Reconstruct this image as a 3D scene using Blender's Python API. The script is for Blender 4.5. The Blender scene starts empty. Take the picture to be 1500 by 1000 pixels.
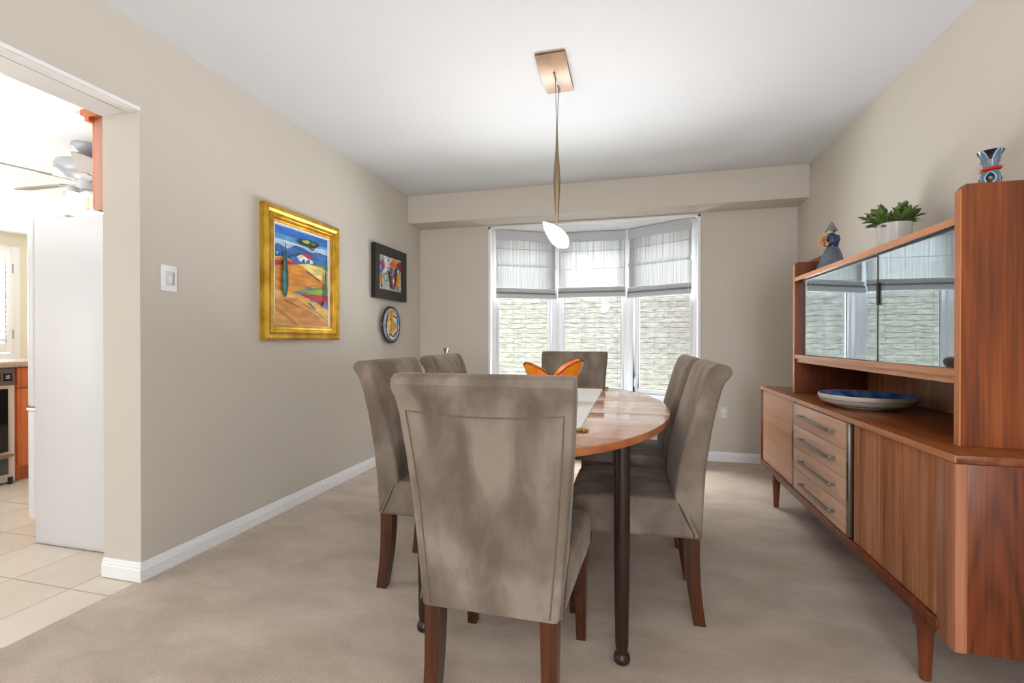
import bpy, bmesh, math, random
from mathutils import Vector, Matrix, Quaternion
PI = math.pi
R = math.radians
random.seed(7)
sc = bpy.context.scene
col = sc.collection

# ------------------------------------------------------------------ camera, world, lights, exposure
cam = bpy.data.cameras.new('camera'); camo = bpy.data.objects.new('camera', cam); col.objects.link(camo)
cam.sensor_width = 36; cam.lens = 16.465; cam.clip_start = 0.02
camo.location = (0, 0, 1.0621)
camo.rotation_euler = (R(90 - 0.2415), 0, R(14.2456))
sc.camera = camo

w = bpy.data.worlds.new('world'); sc.world = w; w.use_nodes = True
wn = w.node_tree.nodes; wn.clear()
wo = wn.new('ShaderNodeOutputWorld'); wb = wn.new('ShaderNodeBackground'); sk = wn.new('ShaderNodeTexSky')
sk.sky_type = 'HOSEK_WILKIE'; sk.turbidity = 8; sk.sun_direction = (0.2, -0.5, 0.8)
mx = wn.new('ShaderNodeMixRGB'); mx.inputs['Fac'].default_value = .85; mx.inputs[2].default_value = (1, 1, 1, 1)
w.node_tree.links.new(sk.outputs[0], mx.inputs[1]); w.node_tree.links.new(mx.outputs[0], wb.inputs['Color'])
wb.inputs['Strength'].default_value = .28
w.node_tree.links.new(wb.outputs[0], wo.inputs[0])

def area(name, loc, target, sx, sy, power, color=(1, 1, 1)):
    l = bpy.data.lights.new(name, 'AREA'); l.shape = 'RECTANGLE'; l.size = sx; l.size_y = sy
    l.energy = power; l.color = color
    o = bpy.data.objects.new(name, l); col.objects.link(o); o.location = loc
    d = Vector(target) - Vector(loc)
    o.rotation_euler = d.to_track_quat('-Z', 'Y').to_euler()
    return o
# daylight through the bay and kitchen windows; unseen fill lamps are added beside it
area('bay_daylight', (-0.38, 6.93, 3.6), (-0.38, 3.0, 2.9), 4.6, 2.6, 1050, (.96, .98, 1.0))
area('rear_fill_added', (.5, -4.55, 1.45), (.3, 0, 1.3), 1.5, 1.7, 66, (.93, .97, 1.0))  # added fill from behind the camera, no known window there
area('ceiling_fill_added', (-.4, -1.6, 1.5), (-.4, -1.6, 2.44), 1.6, 1.0, 30, (.93, .97, 1.0))  # unseen lamp added to wash the ceiling
area('bay_low_fill_added', (-0.38, 6.94, -.15), (-0.38, 2.6, -.10), 5.0, .8, 420, (.97, .99, 1.0))  # emitter added low outside the bay to brighten the far ceiling
area('kitchen_daylight', (-8.05, 3.28, 1.55), (-4.0, 3.2, 1.5), 2.1, 1.3, 90, (.98, .99, 1.0))
area('kitchen_side_fill_added', (-7.7, -1.2, 1.25), (1.0, 2.2, .8), 2.4, 2.0, 34, (1.0, .99, .97))  # unseen fill added to reach the sideboard front through the opening
area('kitchen_ceiling_fill_added', (-4.2, 1.0, 1.7), (-4.2, 1.2, 2.44), 1.6, 1.6, 20, (.98, .99, 1.0))  # added upward fill for the kitchen ceiling
area('kitchen_down_fill_added', (-4.2, .2, 2.36), (-4.2, .2, 0), 1.2, 1.2, 7, (1.0, .98, .96))  # added downward kitchen fill, separate from the fan lamps
sc.view_settings.view_transform = 'Standard'; sc.view_settings.look = 'None'
sc.view_settings.gamma = 1; sc.view_settings.use_curve_mapping = False
sc.view_settings.exposure = 1.0
sc.cycles.transparent_max_bounces = 32

# ------------------------------------------------------------------ helpers
def lin(c):
    if isinstance(c, str):
        c = [int(c[i:i + 2], 16) / 255 for i in (0, 2, 4)]
    return tuple((v / 12.92 if v <= .04045 else ((v + .055) / 1.055) ** 2.4) for v in c[:3]) + (1,)

def newmat(name):
    m = bpy.data.materials.new(name); m.use_nodes = True
    nt = m.node_tree; b = nt.nodes['Principled BSDF']
    return m, nt, b

def mat(name, c, rough=.5, metal=0, noise=None, bump=None, spec=.5, coat=0, sheen=0, emit=None, es=0, c2=None, trans=0, stretch=(1, 1, 1)):
    """noise=(scale,) mixes c with c2; bump=(scale,strength,distance)"""
    m, nt, b = newmat(name)
    L = nt.links.new
    b.inputs['Base Color'].default_value = lin(c)
    b.inputs['Roughness'].default_value = rough; b.inputs['Metallic'].default_value = metal
    b.inputs['Specular IOR Level'].default_value = spec
    b.inputs['Coat Weight'].default_value = coat; b.inputs['Coat Roughness'].default_value = .08
    b.inputs['Sheen Weight'].default_value = sheen; b.inputs['Sheen Roughness'].default_value = .4
    b.inputs['Transmission Weight'].default_value = trans
    tc = nt.nodes.new('ShaderNodeTexCoord'); mp = nt.nodes.new('ShaderNodeMapping')
    mp.inputs['Scale'].default_value = stretch
    L(tc.outputs['Object'], mp.inputs['Vector'])
    if c2 is not None:
        n = nt.nodes.new('ShaderNodeTexNoise'); n.inputs['Scale'].default_value = (noise or (4,))[0]; n.inputs['Detail'].default_value = 4
        r = nt.nodes.new('ShaderNodeValToRGB'); r.color_ramp.elements[0].position = .35; r.color_ramp.elements[1].position = .65
        r.color_ramp.elements[0].color = lin(c); r.color_ramp.elements[1].color = lin(c2)
        L(mp.outputs[0], n.inputs['Vector']); L(n.outputs['Fac'], r.inputs[0]); L(r.outputs[0], b.inputs['Base Color'])
    if bump:
        n = nt.nodes.new('ShaderNodeTexNoise'); n.inputs['Scale'].default_value = bump[0]; n.inputs['Detail'].default_value = 3
        bp = nt.nodes.new('ShaderNodeBump'); bp.inputs['Strength'].default_value = bump[1]; bp.inputs['Distance'].default_value = bump[2]
        L(mp.outputs[0], n.inputs['Vector']); L(n.outputs['Fac'], bp.inputs['Height']); L(bp.outputs[0], b.inputs['Normal'])
    if emit:
        b.inputs['Emission Color'].default_value = lin(emit); b.inputs['Emission Strength'].default_value = es
    return m

def wood(name, cd, cm, cl, axis=2, scale=1.0, rough=.4, spec=.5, coat=0, figure=False):
    m, nt, b = newmat(name); L = nt.links.new
    tc = nt.nodes.new('ShaderNodeTexCoord'); mp = nt.nodes.new('ShaderNodeMapping')
    s = [16 * scale] * 3; s[axis] = .9 * scale
    mp.inputs['Scale'].default_value = s
    L(tc.outputs['Object'], mp.inputs['Vector'])
    n1 = nt.nodes.new('ShaderNodeTexNoise'); n1.inputs['Scale'].default_value = 1.0; n1.inputs['Detail'].default_value = 5; n1.inputs['Distortion'].default_value = .6
    L(mp.outputs[0], n1.inputs['Vector'])
    mp2 = nt.nodes.new('ShaderNodeMapping'); s2 = [110 * scale] * 3; s2[axis] = 3 * scale; mp2.inputs['Scale'].default_value = s2
    L(tc.outputs['Object'], mp2.inputs['Vector'])
    n2 = nt.nodes.new('ShaderNodeTexNoise'); n2.inputs['Scale'].default_value = 1.0; n2.inputs['Detail'].default_value = 2
    L(mp2.outputs[0], n2.inputs['Vector'])
    mixf = nt.nodes.new('ShaderNodeMath'); mixf.operation = 'MULTIPLY_ADD'; mixf.inputs[1].default_value = .35
    L(n2.outputs['Fac'], mixf.inputs[0]); 
    sc1 = nt.nodes.new('ShaderNodeMath'); sc1.operation = 'MULTIPLY'; sc1.inputs[1].default_value = .65
    if figure:
        # cathedral figure: nested pointed arches, distance field stretched along the grain
        sep = nt.nodes.new('ShaderNodeSeparateXYZ'); L(tc.outputs['Object'], sep.inputs[0])
        def mth(op, a, c=None):
            k = nt.nodes.new('ShaderNodeMath'); k.operation = op
            for i, v in enumerate((a, c)):
                if v is None: continue
                if hasattr(v, 'links') or hasattr(v, 'is_linked'): L(v, k.inputs[i])
                else: k.inputs[i].default_value = v
            return k.outputs[0]
        nz = mth('MULTIPLY', mth('SUBTRACT', n1.outputs['Fac'], .5), .035)
        x = mth('ABSOLUTE', mth('ADD', mth('SUBTRACT', sep.outputs[0], figure[0]), nz))
        zj = mth('ADD', sep.outputs[2], mth('MULTIPLY', mth('SUBTRACT', n2.outputs['Fac'], .5), .03))
        q2 = mth('ADD', mth('MULTIPLY', mth('POWER', x, 1.6), 24.0), mth('SUBTRACT', zj, figure[1]))
        wv = mth('PINGPONG', mth('MULTIPLY', mth('ADD', q2, 3.0), 9.0), 1.0)
        f2 = mth('ADD', mth('MULTIPLY', mth('POWER', wv, 1.5), -.10), mth('ADD', mth('MULTIPLY', n1.outputs['Fac'], .45), .15))
        L(f2, mixf.inputs[2])
    else:
        L(n1.outputs['Fac'], sc1.inputs[0]); L(sc1.outputs[0], mixf.inputs[2])
    r = nt.nodes.new('ShaderNodeValToRGB'); e = r.color_ramp.elements
    e[0].position = .34; e[0].color = lin(cd); e[1].position = .64; e[1].color = lin(cl)
    k = e.new(.48); k.color = lin(cm)
    L(mixf.outputs[0], r.inputs[0]); L(r.outputs[0], b.inputs['Base Color'])
    b.inputs['Roughness'].default_value = rough; b.inputs['Specular IOR Level'].default_value = spec
    b.inputs['Coat Weight'].default_value = coat; b.inputs['Coat Roughness'].default_value = .12
    bp = nt.nodes.new('ShaderNodeBump'); bp.inputs['Strength'].default_value = .12; bp.inputs['Distance'].default_value = .001
    L(n2.outputs['Fac'], bp.inputs['Height']); L(bp.outputs[0], b.inputs['Normal'])
    return m

def glass(name, tint=(1, 1, 1), base=.0, rough=0.0, refl=(1, 1, 1)):
    """thin pane: sees through, reflects by Fresnel plus a constant share"""
    m = bpy.data.materials.new(name); m.use_nodes = True; nt = m.node_tree; nt.nodes.clear(); L = nt.links.new
    out = nt.nodes.new('ShaderNodeOutputMaterial'); t = nt.nodes.new('ShaderNodeBsdfTransparent'); g = nt.nodes.new('ShaderNodeBsdfGlossy')
    t.inputs['Color'].default_value = tuple(tint) + (1,); g.inputs['Roughness'].default_value = rough; g.inputs['Color'].default_value = tuple(refl) + (1,)
    geo = nt.nodes.new('ShaderNodeNewGeometry'); dt = nt.nodes.new('ShaderNodeVectorMath'); dt.operation = 'DOT_PRODUCT'
    L(geo.outputs['Incoming'], dt.inputs[0]); L(geo.outputs['Normal'], dt.inputs[1])
    def mth(op, a_, b_):
        k = nt.nodes.new('ShaderNodeMath'); k.operation = op
        for i_, v_ in enumerate((a_, b_)):
            if v_ is None: continue
            if isinstance(v_, (int, float)): k.inputs[i_].default_value = v_
            else: L(v_, k.inputs[i_])
        return k.outputs[0]
    sch = mth('ADD', mth('MULTIPLY', mth('POWER', mth('SUBTRACT', 1.0, mth('ABSOLUTE', dt.outputs['Value'], None)), 5), .96), .035)
    a = nt.nodes.new('ShaderNodeMath'); a.operation = 'ADD'; a.use_clamp = True; a.inputs[1].default_value = base
    mxs = nt.nodes.new('ShaderNodeMixShader')
    L(sch, a.inputs[0]); L(a.outputs[0], mxs.inputs[0]); L(t.outputs[0], mxs.inputs[1]); L(g.outputs[0], mxs.inputs[2]); L(mxs.outputs[0], out.inputs[0])
    return m

class MB:
    def __init__(s): s.bm = bmesh.new()
    def _tag(s, fs, mi):
        for f in fs: f.material_index = mi
    def box(s, x0, x1, y0, y1, z0, z1, mi=0, bev=0, seg=2):
        b = bmesh.new()
        x0, x1 = sorted((x0, x1)); y0, y1 = sorted((y0, y1)); z0, z1 = sorted((z0, z1))
        bmesh.ops.create_cube(b, size=1)
        for v in b.verts: v.co = Vector(((x0 + x1) / 2 + v.co.x * (x1 - x0), (y0 + y1) / 2 + v.co.y * (y1 - y0), (z0 + z1) / 2 + v.co.z * (z1 - z0)))
        if bev: bmesh.ops.bevel(b, geom=b.edges[:], offset=bev, segments=seg, affect='EDGES', profile=.5)
        s.merge(b, mi); return s
    def merge(s, b, mi=None, M=None):
        vm = {}
        for v in b.verts: vm[v] = s.bm.verts.new(M @ v.co if M else v.co)
        for f in b.faces:
            try: nf = s.bm.faces.new([vm[v] for v in f.verts])
            except ValueError: continue
            nf.material_index = f.material_index if mi is None else mi
        b.free()
    def prism(s, pts, z0, z1, axis='z', mi=0, bev=0, seg=2, rim=False):
        """polygon pts (a,b) extruded along axis; z:(x,y), y:(x,z), x:(y,z)"""
        def co(p, t):
            return {'z': (p[0], p[1], t), 'y': (p[0], t, p[1]), 'x': (t, p[0], p[1])}[axis]
        b = bmesh.new()
        A = [b.verts.new(co(p, z0)) for p in pts]; B = [b.verts.new(co(p, z1)) for p in pts]
        n = len(pts); ca = b.faces.new(A); cb = b.faces.new(B[::-1])
        for i in range(n): b.faces.new([A[i], B[i], B[(i + 1) % n], A[(i + 1) % n]])
        bmesh.ops.recalc_face_normals(b, faces=b.faces[:])
        if bev:
            es = set(ca.edges) | set(cb.edges) if rim else b.edges[:]
            bmesh.ops.bevel(b, geom=list(es), offset=bev, segments=seg, affect='EDGES', profile=.5)
        s.merge(b, mi); return s
    def loft(s, rings, mi=0, cap=True, closed=True):
        vs = [[s.bm.verts.new(p) for p in r] for r in rings]
        for a, b in zip(vs, vs[1:]):
            n = len(a)
            for i in range(n if closed else n - 1):
                j = (i + 1) % n
                try: s.bm.faces.new([a[i], a[j], b[j], b[i]]).material_index = mi
                except ValueError: pass
        if cap and closed:
            for r in (vs[0][::-1], vs[-1]):
                try: s.bm.faces.new(r).material_index = mi
                except ValueError: pass
        return s
    def lathe(s, prof, c=(0, 0), seg=32, mi=0, cap=True, sx=1, sy=1):
        return s.loft([[(c[0] + r * sx * math.cos(2 * PI * i / seg), c[1] + r * sy * math.sin(2 * PI * i / seg), z) for i in range(seg)] for r, z in prof], mi, cap)
    def tube(s, pts, r, seg=8, mi=0, closed=False):
        pts = [Vector(p) for p in pts]; rs = r if isinstance(r, (list, tuple)) else [r] * len(pts)
        rings = []; up = None
        for i, p in enumerate(pts):
            if closed: t = pts[(i + 1) % len(pts)] - pts[i - 1]
            else: t = (pts[min(i + 1, len(pts) - 1)] - pts[max(i - 1, 0)])
            t.normalize()
            if up is None:
                up = Vector((0, 0, 1)) if abs(t.z) < .9 else Vector((1, 0, 0))
            u = (up - t * up.dot(t)).normalized(); v = t.cross(u); up = u
            rings.append([tuple(p + (u * math.cos(2 * PI * k / seg) + v * math.sin(2 * PI * k / seg)) * rs[i]) for k in range(seg)])
        if closed: rings.append(rings[0])
        return s.loft(rings, mi, cap=not closed)
    def grid(s, fn, nu, nv, mi=0):
        vs = [[s.bm.verts.new(fn(i / nu, j / nv)) for j in range(nv + 1)] for i in range(nu + 1)]
        for i in range(nu):
            for j in range(nv): s.bm.faces.new([vs[i][j], vs[i + 1][j], vs[i + 1][j + 1], vs[i][j + 1]]).material_index = mi
        return s
    def sphere(s, c, r, mi=0, sc3=(1, 1, 1), seg=14, rot=None):
        b = bmesh.new(); bmesh.ops.create_uvsphere(b, u_segments=seg, v_segments=max(6, seg // 2 + 2), radius=r)
        M = Matrix.Translation(c) @ (rot.to_matrix().to_4x4() if rot else Matrix()) @ Matrix.Diagonal((*sc3, 1))
        s.merge(b, mi, M); return s
    def xf(s, M):
        for v in s.bm.verts: v.co = M @ v.co
        return s
    def build(s, name, mats, parent=None, loc=None, rotz=0, smooth=35, solid=0, kind=None, label=None, weld=True):
        bm = s.bm
        if weld: bmesh.ops.remove_doubles(bm, verts=bm.verts[:], dist=1e-6)
        bmesh.ops.recalc_face_normals(bm, faces=bm.faces[:])
        if solid: 
            bmesh.ops.solidify(bm, geom=bm.faces[:], thickness=solid); bmesh.ops.recalc_face_normals(bm, faces=bm.faces[:])
        for f in bm.faces: f.smooth = bool(smooth)
        if smooth:
            for e in bm.edges:
                if len(e.link_faces) == 2 and e.calc_face_angle(0) > R(smooth): e.smooth = False
        me = bpy.data.meshes.new(name); bm.to_mesh(me); bm.free()
        for m in (mats if isinstance(mats, (list, tuple)) else [mats]): me.materials.append(m)
        o = bpy.data.objects.new(name, me); col.objects.link(o)
        if parent: o.parent = parent
        if loc: o.location = loc
        if rotz: o.rotation_euler = (0, 0, rotz)
        if kind: o['kind'] = kind
        if label: o['label'] = label
        return o

def empty(name, label, cat, loc=(0, 0, 0), rotz=0, group=None):
    o = bpy.data.objects.new(name, None); col.objects.link(o); o.empty_display_size = .1
    o.location = loc; o.rotation_euler = (0, 0, rotz); o['label'] = label; o['category'] = cat
    if group: o['group'] = group
    return o
def tag(o, label, cat, group=None):
    o['label'] = label; o['category'] = cat
    if group: o['group'] = group
    return o
def copy_tree(o, parent=None):
    c = o.copy(); col.objects.link(c)
    if parent: c.parent = parent
    for ch in list(o.children): copy_tree(ch, c)
    return c

# ------------------------------------------------------------------ materials
M_wall = mat('wall_paint', 'cfc8be', .75, bump=(180, .08, .001), spec=.25)
M_ceil = mat('ceiling_paint', 'dddfe3', .9, bump=(90, .35, .003), spec=.1)
M_trim = mat('white_trim_paint', 'f2f3f5', .35)
M_vinyl = mat('white_vinyl', 'eef0f3', .3)
M_kwall = mat('kitchen_wall_paint', 'e6e0cd', .7, spec=.2)
M_black = mat('black_rubber', '151515', .5)

def carpet_mat():
    m, nt, b = newmat('beige_carpet'); L = nt.links.new
    tc = nt.nodes.new('ShaderNodeTexCoord')
    n = nt.nodes.new('ShaderNodeTexNoise'); n.inputs['Scale'].default_value = 3.2; n.inputs['Detail'].default_value = 6; n.inputs['Roughness'].default_value = .6; n.inputs['Distortion'].default_value = .25
    mp = nt.nodes.new('ShaderNodeMapping'); mp.inputs['Rotation'].default_value = (0, 0, R(35)); mp.inputs['Scale'].default_value = (1, 1.9, 1)
    L(tc.outputs['Object'], mp.inputs[0]); L(mp.outputs[0], n.inputs['Vector'])
    r = nt.nodes.new('ShaderNodeValToRGB'); e = r.color_ramp.elements
    e[0].position = .36; e[0].color = lin('bba997'); e[1].position = .66; e[1].color = lin('d2c1b0')
    L(n.outputs['Fac'], r.inputs[0])
    f = nt.nodes.new('ShaderNodeTexNoise'); f.inputs['Scale'].default_value = 320; f.inputs['Detail'].default_value = 2
    L(tc.outputs['Object'], f.inputs['Vector'])
    r2 = nt.nodes.new('ShaderNodeMapRange'); r2.inputs['From Min'].default_value = .3; r2.inputs['From Max'].default_value = .7; r2.inputs['To Min'].default_value = .78; r2.inputs['To Max'].default_value = 1.14
    L(f.outputs['Fac'], r2.inputs[0])
    mu = nt.nodes.new('ShaderNodeVectorMath'); mu.operation = 'SCALE'; L(r.outputs[0], mu.inputs[0]); L(r2.outputs[0], mu.inputs['Scale'])
    L(mu.outputs[0], b.inputs['Base Color'])
    ad = nt.nodes.new('ShaderNodeMath'); ad.operation = 'MULTIPLY_ADD'; ad.inputs[1].default_value = 2.2
    L(n.outputs['Fac'], ad.inputs[0]); L(f.outputs['Fac'], ad.inputs[2])
    bp = nt.nodes.new('ShaderNodeBump'); bp.inputs['Strength'].default_value = .7; bp.inputs['Distance'].default_value = .006
    L(ad.outputs[0], bp.inputs['Height']); L(bp.outputs[0], b.inputs['Normal'])
    b.inputs['Roughness'].default_value = .95; b.inputs['Specular IOR Level'].default_value = .1
    b.inputs['Sheen Weight'].default_value = .25; b.inputs['Sheen Roughness'].default_value = .5
    return m
M_carpet = carpet_mat()

def tile_mat():
    m, nt, b = newmat('beige_floor_tile'); L = nt.links.new
    tc = nt.nodes.new('ShaderNodeTexCoord'); mp = nt.nodes.new('ShaderNodeMapping')
    mp.inputs['Location'].default_value = (2.325 - 7 * .345 * 0, -1.472, 0)
    L(tc.outputs['Object'], mp.inputs[0])
    br = nt.nodes.new('ShaderNodeTexBrick'); br.offset = 0; br.squash = 1
    br.inputs['Scale'].default_value = 1; br.inputs['Brick Width'].default_value = .345; br.inputs['Row Height'].default_value = .345
    br.inputs['Mortar Size'].default_value = .004; br.inputs['Mortar Smooth'].default_value = .2; br.inputs['Bias'].default_value = 0
    br.inputs['Color1'].default_value = lin('ddd2c1'); br.inputs['Color2'].default_value = lin('d3c7b4'); br.inputs['Mortar'].default_value = lin('b3a797')
    L(mp.outputs[0], br.inputs['Vector'])
    n = nt.nodes.new('ShaderNodeTexNoise'); n.inputs['Scale'].default_value = 5; n.inputs['Detail'].default_value = 6
    L(tc.outputs['Object'], n.inputs['Vector'])
    mr = nt.nodes.new('ShaderNodeMapRange'); mr.inputs['To Min'].default_value = .88; mr.inputs['To Max'].default_value = 1.1; L(n.outputs['Fac'], mr.inputs[0])
    mu = nt.nodes.new('ShaderNodeVectorMath'); mu.operation = 'SCALE'; L(br.outputs['Color'], mu.inputs[0]); L(mr.outputs[0], mu.inputs['Scale'])
    L(mu.outputs[0], b.inputs['Base Color']); b.inputs['Roughness'].default_value = .3
    bp = nt.nodes.new('ShaderNodeBump'); bp.invert = True; bp.inputs['Strength'].default_value = .5; bp.inputs['Distance'].default_value = .002
    L(br.outputs['Fac'], bp.inputs['Height']); L(bp.outputs[0], b.inputs['Normal'])
    return m
M_tile = tile_mat()

def stone_mat():
    m, nt, b = newmat('split_face_stone'); L = nt.links.new
    tc = nt.nodes.new('ShaderNodeTexCoord'); sep = nt.nodes.new('ShaderNodeSeparateXYZ'); cb = nt.nodes.new('ShaderNodeCombineXYZ')
    L(tc.outputs['Object'], sep.inputs[0])
    n = nt.nodes.new('ShaderNodeTexNoise'); n.inputs['Scale'].default_value = 6; n.inputs['Detail'].default_value = 3
    mpn = nt.nodes.new('ShaderNodeMapping'); mpn.inputs['Scale'].default_value = (1, 1, 3); L(tc.outputs['Object'], mpn.inputs[0]); L(mpn.outputs[0], n.inputs['Vector'])
    ma = nt.nodes.new('ShaderNodeMath'); ma.operation = 'MULTIPLY_ADD'; ma.inputs[1].default_value = .05
    L(n.outputs['Fac'], ma.inputs[0]); L(sep.outputs[2], ma.inputs[2])
    L(sep.outputs[0], cb.inputs[0]); L(ma.outputs[0], cb.inputs[1])
    br = nt.nodes.new('ShaderNodeTexBrick'); br.offset = .37; br.inputs['Scale'].default_value = 1
    br.inputs['Brick Width'].default_value = .52; br.inputs['Row Height'].default_value = .074
    br.inputs['Mortar Size'].default_value = .0035; br.inputs['Mortar Smooth'].default_value = .9
    br.inputs['Color1'].default_value = lin('d8dad9'); br.inputs['Color2'].default_value = lin('cbcecd'); br.inputs['Mortar'].default_value = lin('868a89')
    L(cb.outputs[0], br.inputs['Vector'])
    n2 = nt.nodes.new('ShaderNodeTexNoise'); n2.inputs['Scale'].default_value = 9; n2.inputs['Detail'].default_value = 8; n2.inputs['Roughness'].default_value = .6
    mp2 = nt.nodes.new('ShaderNodeMapping'); mp2.inputs['Scale'].default_value = (.9, 1, 3.6); L(tc.outputs['Object'], mp2.inputs[0]); L(mp2.outputs[0], n2.inputs['Vector'])
    mr = nt.nodes.new('ShaderNodeMapRange'); mr.inputs['From Min'].default_value = .38; mr.inputs['From Max'].default_value = .6; mr.inputs['To Min'].default_value = .66; mr.inputs['To Max'].default_value = 1.1; L(n2.outputs['Fac'], mr.inputs[0])
    mu = nt.nodes.new('ShaderNodeVectorMath'); mu.operation = 'SCALE'; L(br.outputs['Color'], mu.inputs[0]); L(mr.outputs[0], mu.inputs['Scale'])
    L(mu.outputs[0], b.inputs['Base Color']); b.inputs['Roughness'].default_value = .9
    h = nt.nodes.new('ShaderNodeMath'); h.operation = 'SUBTRACT'; L(n2.outputs['Fac'], h.inputs[0])
    hm = nt.nodes.new('ShaderNodeMath'); hm.operation = 'MULTIPLY'; hm.inputs[1].default_value = .5; L(br.outputs['Fac'], hm.inputs[0]); L(hm.outputs[0], h.inputs[1])
    bp = nt.nodes.new('ShaderNodeBump'); bp.inputs['Strength'].default_value = .9; bp.inputs['Distance'].default_value = .05
    L(h.outputs[0], bp.inputs['Height']); L(bp.outputs[0], b.inputs['Normal'])
    return m
M_stone = stone_mat()

def velvet_mat():
    m, nt, b = newmat('taupe_microsuede'); L = nt.links.new
    tc = nt.nodes.new('ShaderNodeTexCoord')
    oi = nt.nodes.new('ShaderNodeObjectInfo')
    ad = nt.nodes.new('ShaderNodeVectorMath'); ad.operation = 'MULTIPLY_ADD'
    cx = nt.nodes.new('ShaderNodeCombineXYZ'); L(oi.outputs['Random'], cx.inputs[0]); L(oi.outputs['Random'], cx.inputs[2])
    ad.inputs[1].default_value = (9, 9, 9); L(cx.outputs[0], ad.inputs[0]); L(tc.outputs['Object'], ad.inputs[2])
    mp = nt.nodes.new('ShaderNodeMapping'); mp.inputs['Scale'].default_value = (9, 6, 4.5); L(ad.outputs[0], mp.inputs[0])
    n = nt.nodes.new('ShaderNodeTexNoise'); n.inputs['Scale'].default_value = 1; n.inputs['Detail'].default_value = 4; n.inputs['Distortion'].default_value = .35; n.inputs['Roughness'].default_value = .5
    L(mp.outputs[0], n.inputs['Vector'])
    r = nt.nodes.new('ShaderNodeValToRGB'); e = r.color_ramp.elements
    e[0].position = .36; e[0].color = lin('6c5f54'); e[1].position = .64; e[1].color = lin('93867a')
    k = e.new(.52); k.color = lin('7f7267')
    L(n.outputs['Fac'], r.inputs[0]); L(r.outputs[0], b.inputs['Base Color'])
    n2 = nt.nodes.new('ShaderNodeTexNoise'); n2.inputs['Scale'].default_value = 7; n2.inputs['Detail'].default_value = 3; n2.inputs['Distortion'].default_value = .8
    L(ad.outputs[0], n2.inputs['Vector'])
    bp = nt.nodes.new('ShaderNodeBump'); bp.inputs['Strength'].default_value = .5; bp.inputs['Distance'].default_value = .012
    L(n2.outputs['Fac'], bp.inputs['Height']); L(bp.outputs[0], b.inputs['Normal'])
    b.inputs['Roughness'].default_value = .8; b.inputs['Specular IOR Level'].default_value = .2
    b.inputs['Sheen Weight'].default_value = .25; b.inputs['Sheen Roughness'].default_value = .3; b.inputs['Sheen Tint'].default_value = lin('e8dccf')
    return m
M_velvet = velvet_mat()
M_piping = mat('taupe_piping', '6f6154', .8)
M_leg = wood('mahogany_stain', '1c0e08', '42200f', '683419', 2, 1, .3, coat=.3)
M_tleg = wood('dark_brown_stain', '1c120e', '2a1b14', '3a261b', 2, 1, .35)
M_teak_z = wood('teak_vertical', '63321a', '83421d', 'a0582b', 2, 1, .35)
M_teak_y = wood('teak_lengthwise', '5f3018', '7c4120', '965630', 1, .8, .28)
M_tamb = wood('teak_tambour_sheen', '8d5333', 'b27550', 'cf9470', 2, 1, .28)  # paler than the other teak: window sheen put into the colour
M_back = wood('teak_back_lit', '9a6040', 'b07550', 'c48a64', 2, 1, .4)  # lightened teak, paints the back of the hutch as lit
M_teak_edge = wood('teak_light_edge', 'b87648', 'cf8a5a', 'de9f70', 1, .8, .35)
M_teak_edge_z = wood('teak_light_edge_vertical', 'b36c3c', 'c9804e', 'd99462', 2, .8, .35)
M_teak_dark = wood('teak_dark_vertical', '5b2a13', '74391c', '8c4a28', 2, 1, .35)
M_teak_fig = wood('teak_figured_end', '47200f', '6e3317', '894623', 2, 1, .3, figure=(-.155, .60))
M_stile = wood('teak_stile', '8a5335', 'a3664a', 'b97d5e', 2, 1, .3)
M_drawer = wood('teak_front_sheen', 'd39d7c', 'e2b394', 'edc6ab', 1, .8, .38)  # drawers and far door: sheen from the window painted in as paler wood
M_table = wood('teak_table_top', 'b27a55', 'c99472', 'dcaf92', 0, .75, .16, coat=.5)
M_tedge = wood('teak_table_edge', '9a5730', 'b06a3f', 'c07d50', 0, 1, .3)
M_orangewood = wood('orange_kitchen_maple', 'bc5a28', 'cc6b34', 'd87c44', 2, .7, .35)
M_cabside = wood('orange_cabinet_side', 'b3755a', 'bd8066', 'c68b72', 2, .5, .5)
M_grey = mat('pewter_metal', '8b8178', .35, metal=.6)
M_pane = glass('window_glass', (.985, .985, .985))
M_cabglass = glass('cabinet_glass', (.68, .76, .80), base=.36, refl=(.90, .97, 1.0))

# ================================================================== SETTING
WL, WR, YB, H = -2.086, 1.355, 4.407, 2.44
YS = -4.6
def struct(mb, name, m, **k): return mb.build(name, m, kind='structure', **k)

struct(MB().box(WL - .012, WR, YS, YB, -.08, 0), 'floor', M_carpet, smooth=0)
struct(MB().box(-8.2, WL - .014, YS, 5.2, -.08, -.004), 'floor_kitchen', M_tile, smooth=0)
struct(MB().box(WL - .2, WR + .15, YS, YB + .05, H, H + .1), 'ceiling', M_ceil, smooth=0)
M_kceil = mat('kitchen_ceiling_paint', 'f0f0f0', .9)
struct(MB().box(-8.2, WL - .2, YS, 5.2, H, H + .1), 'ceiling_kitchen', M_kceil, smooth=0)
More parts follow.
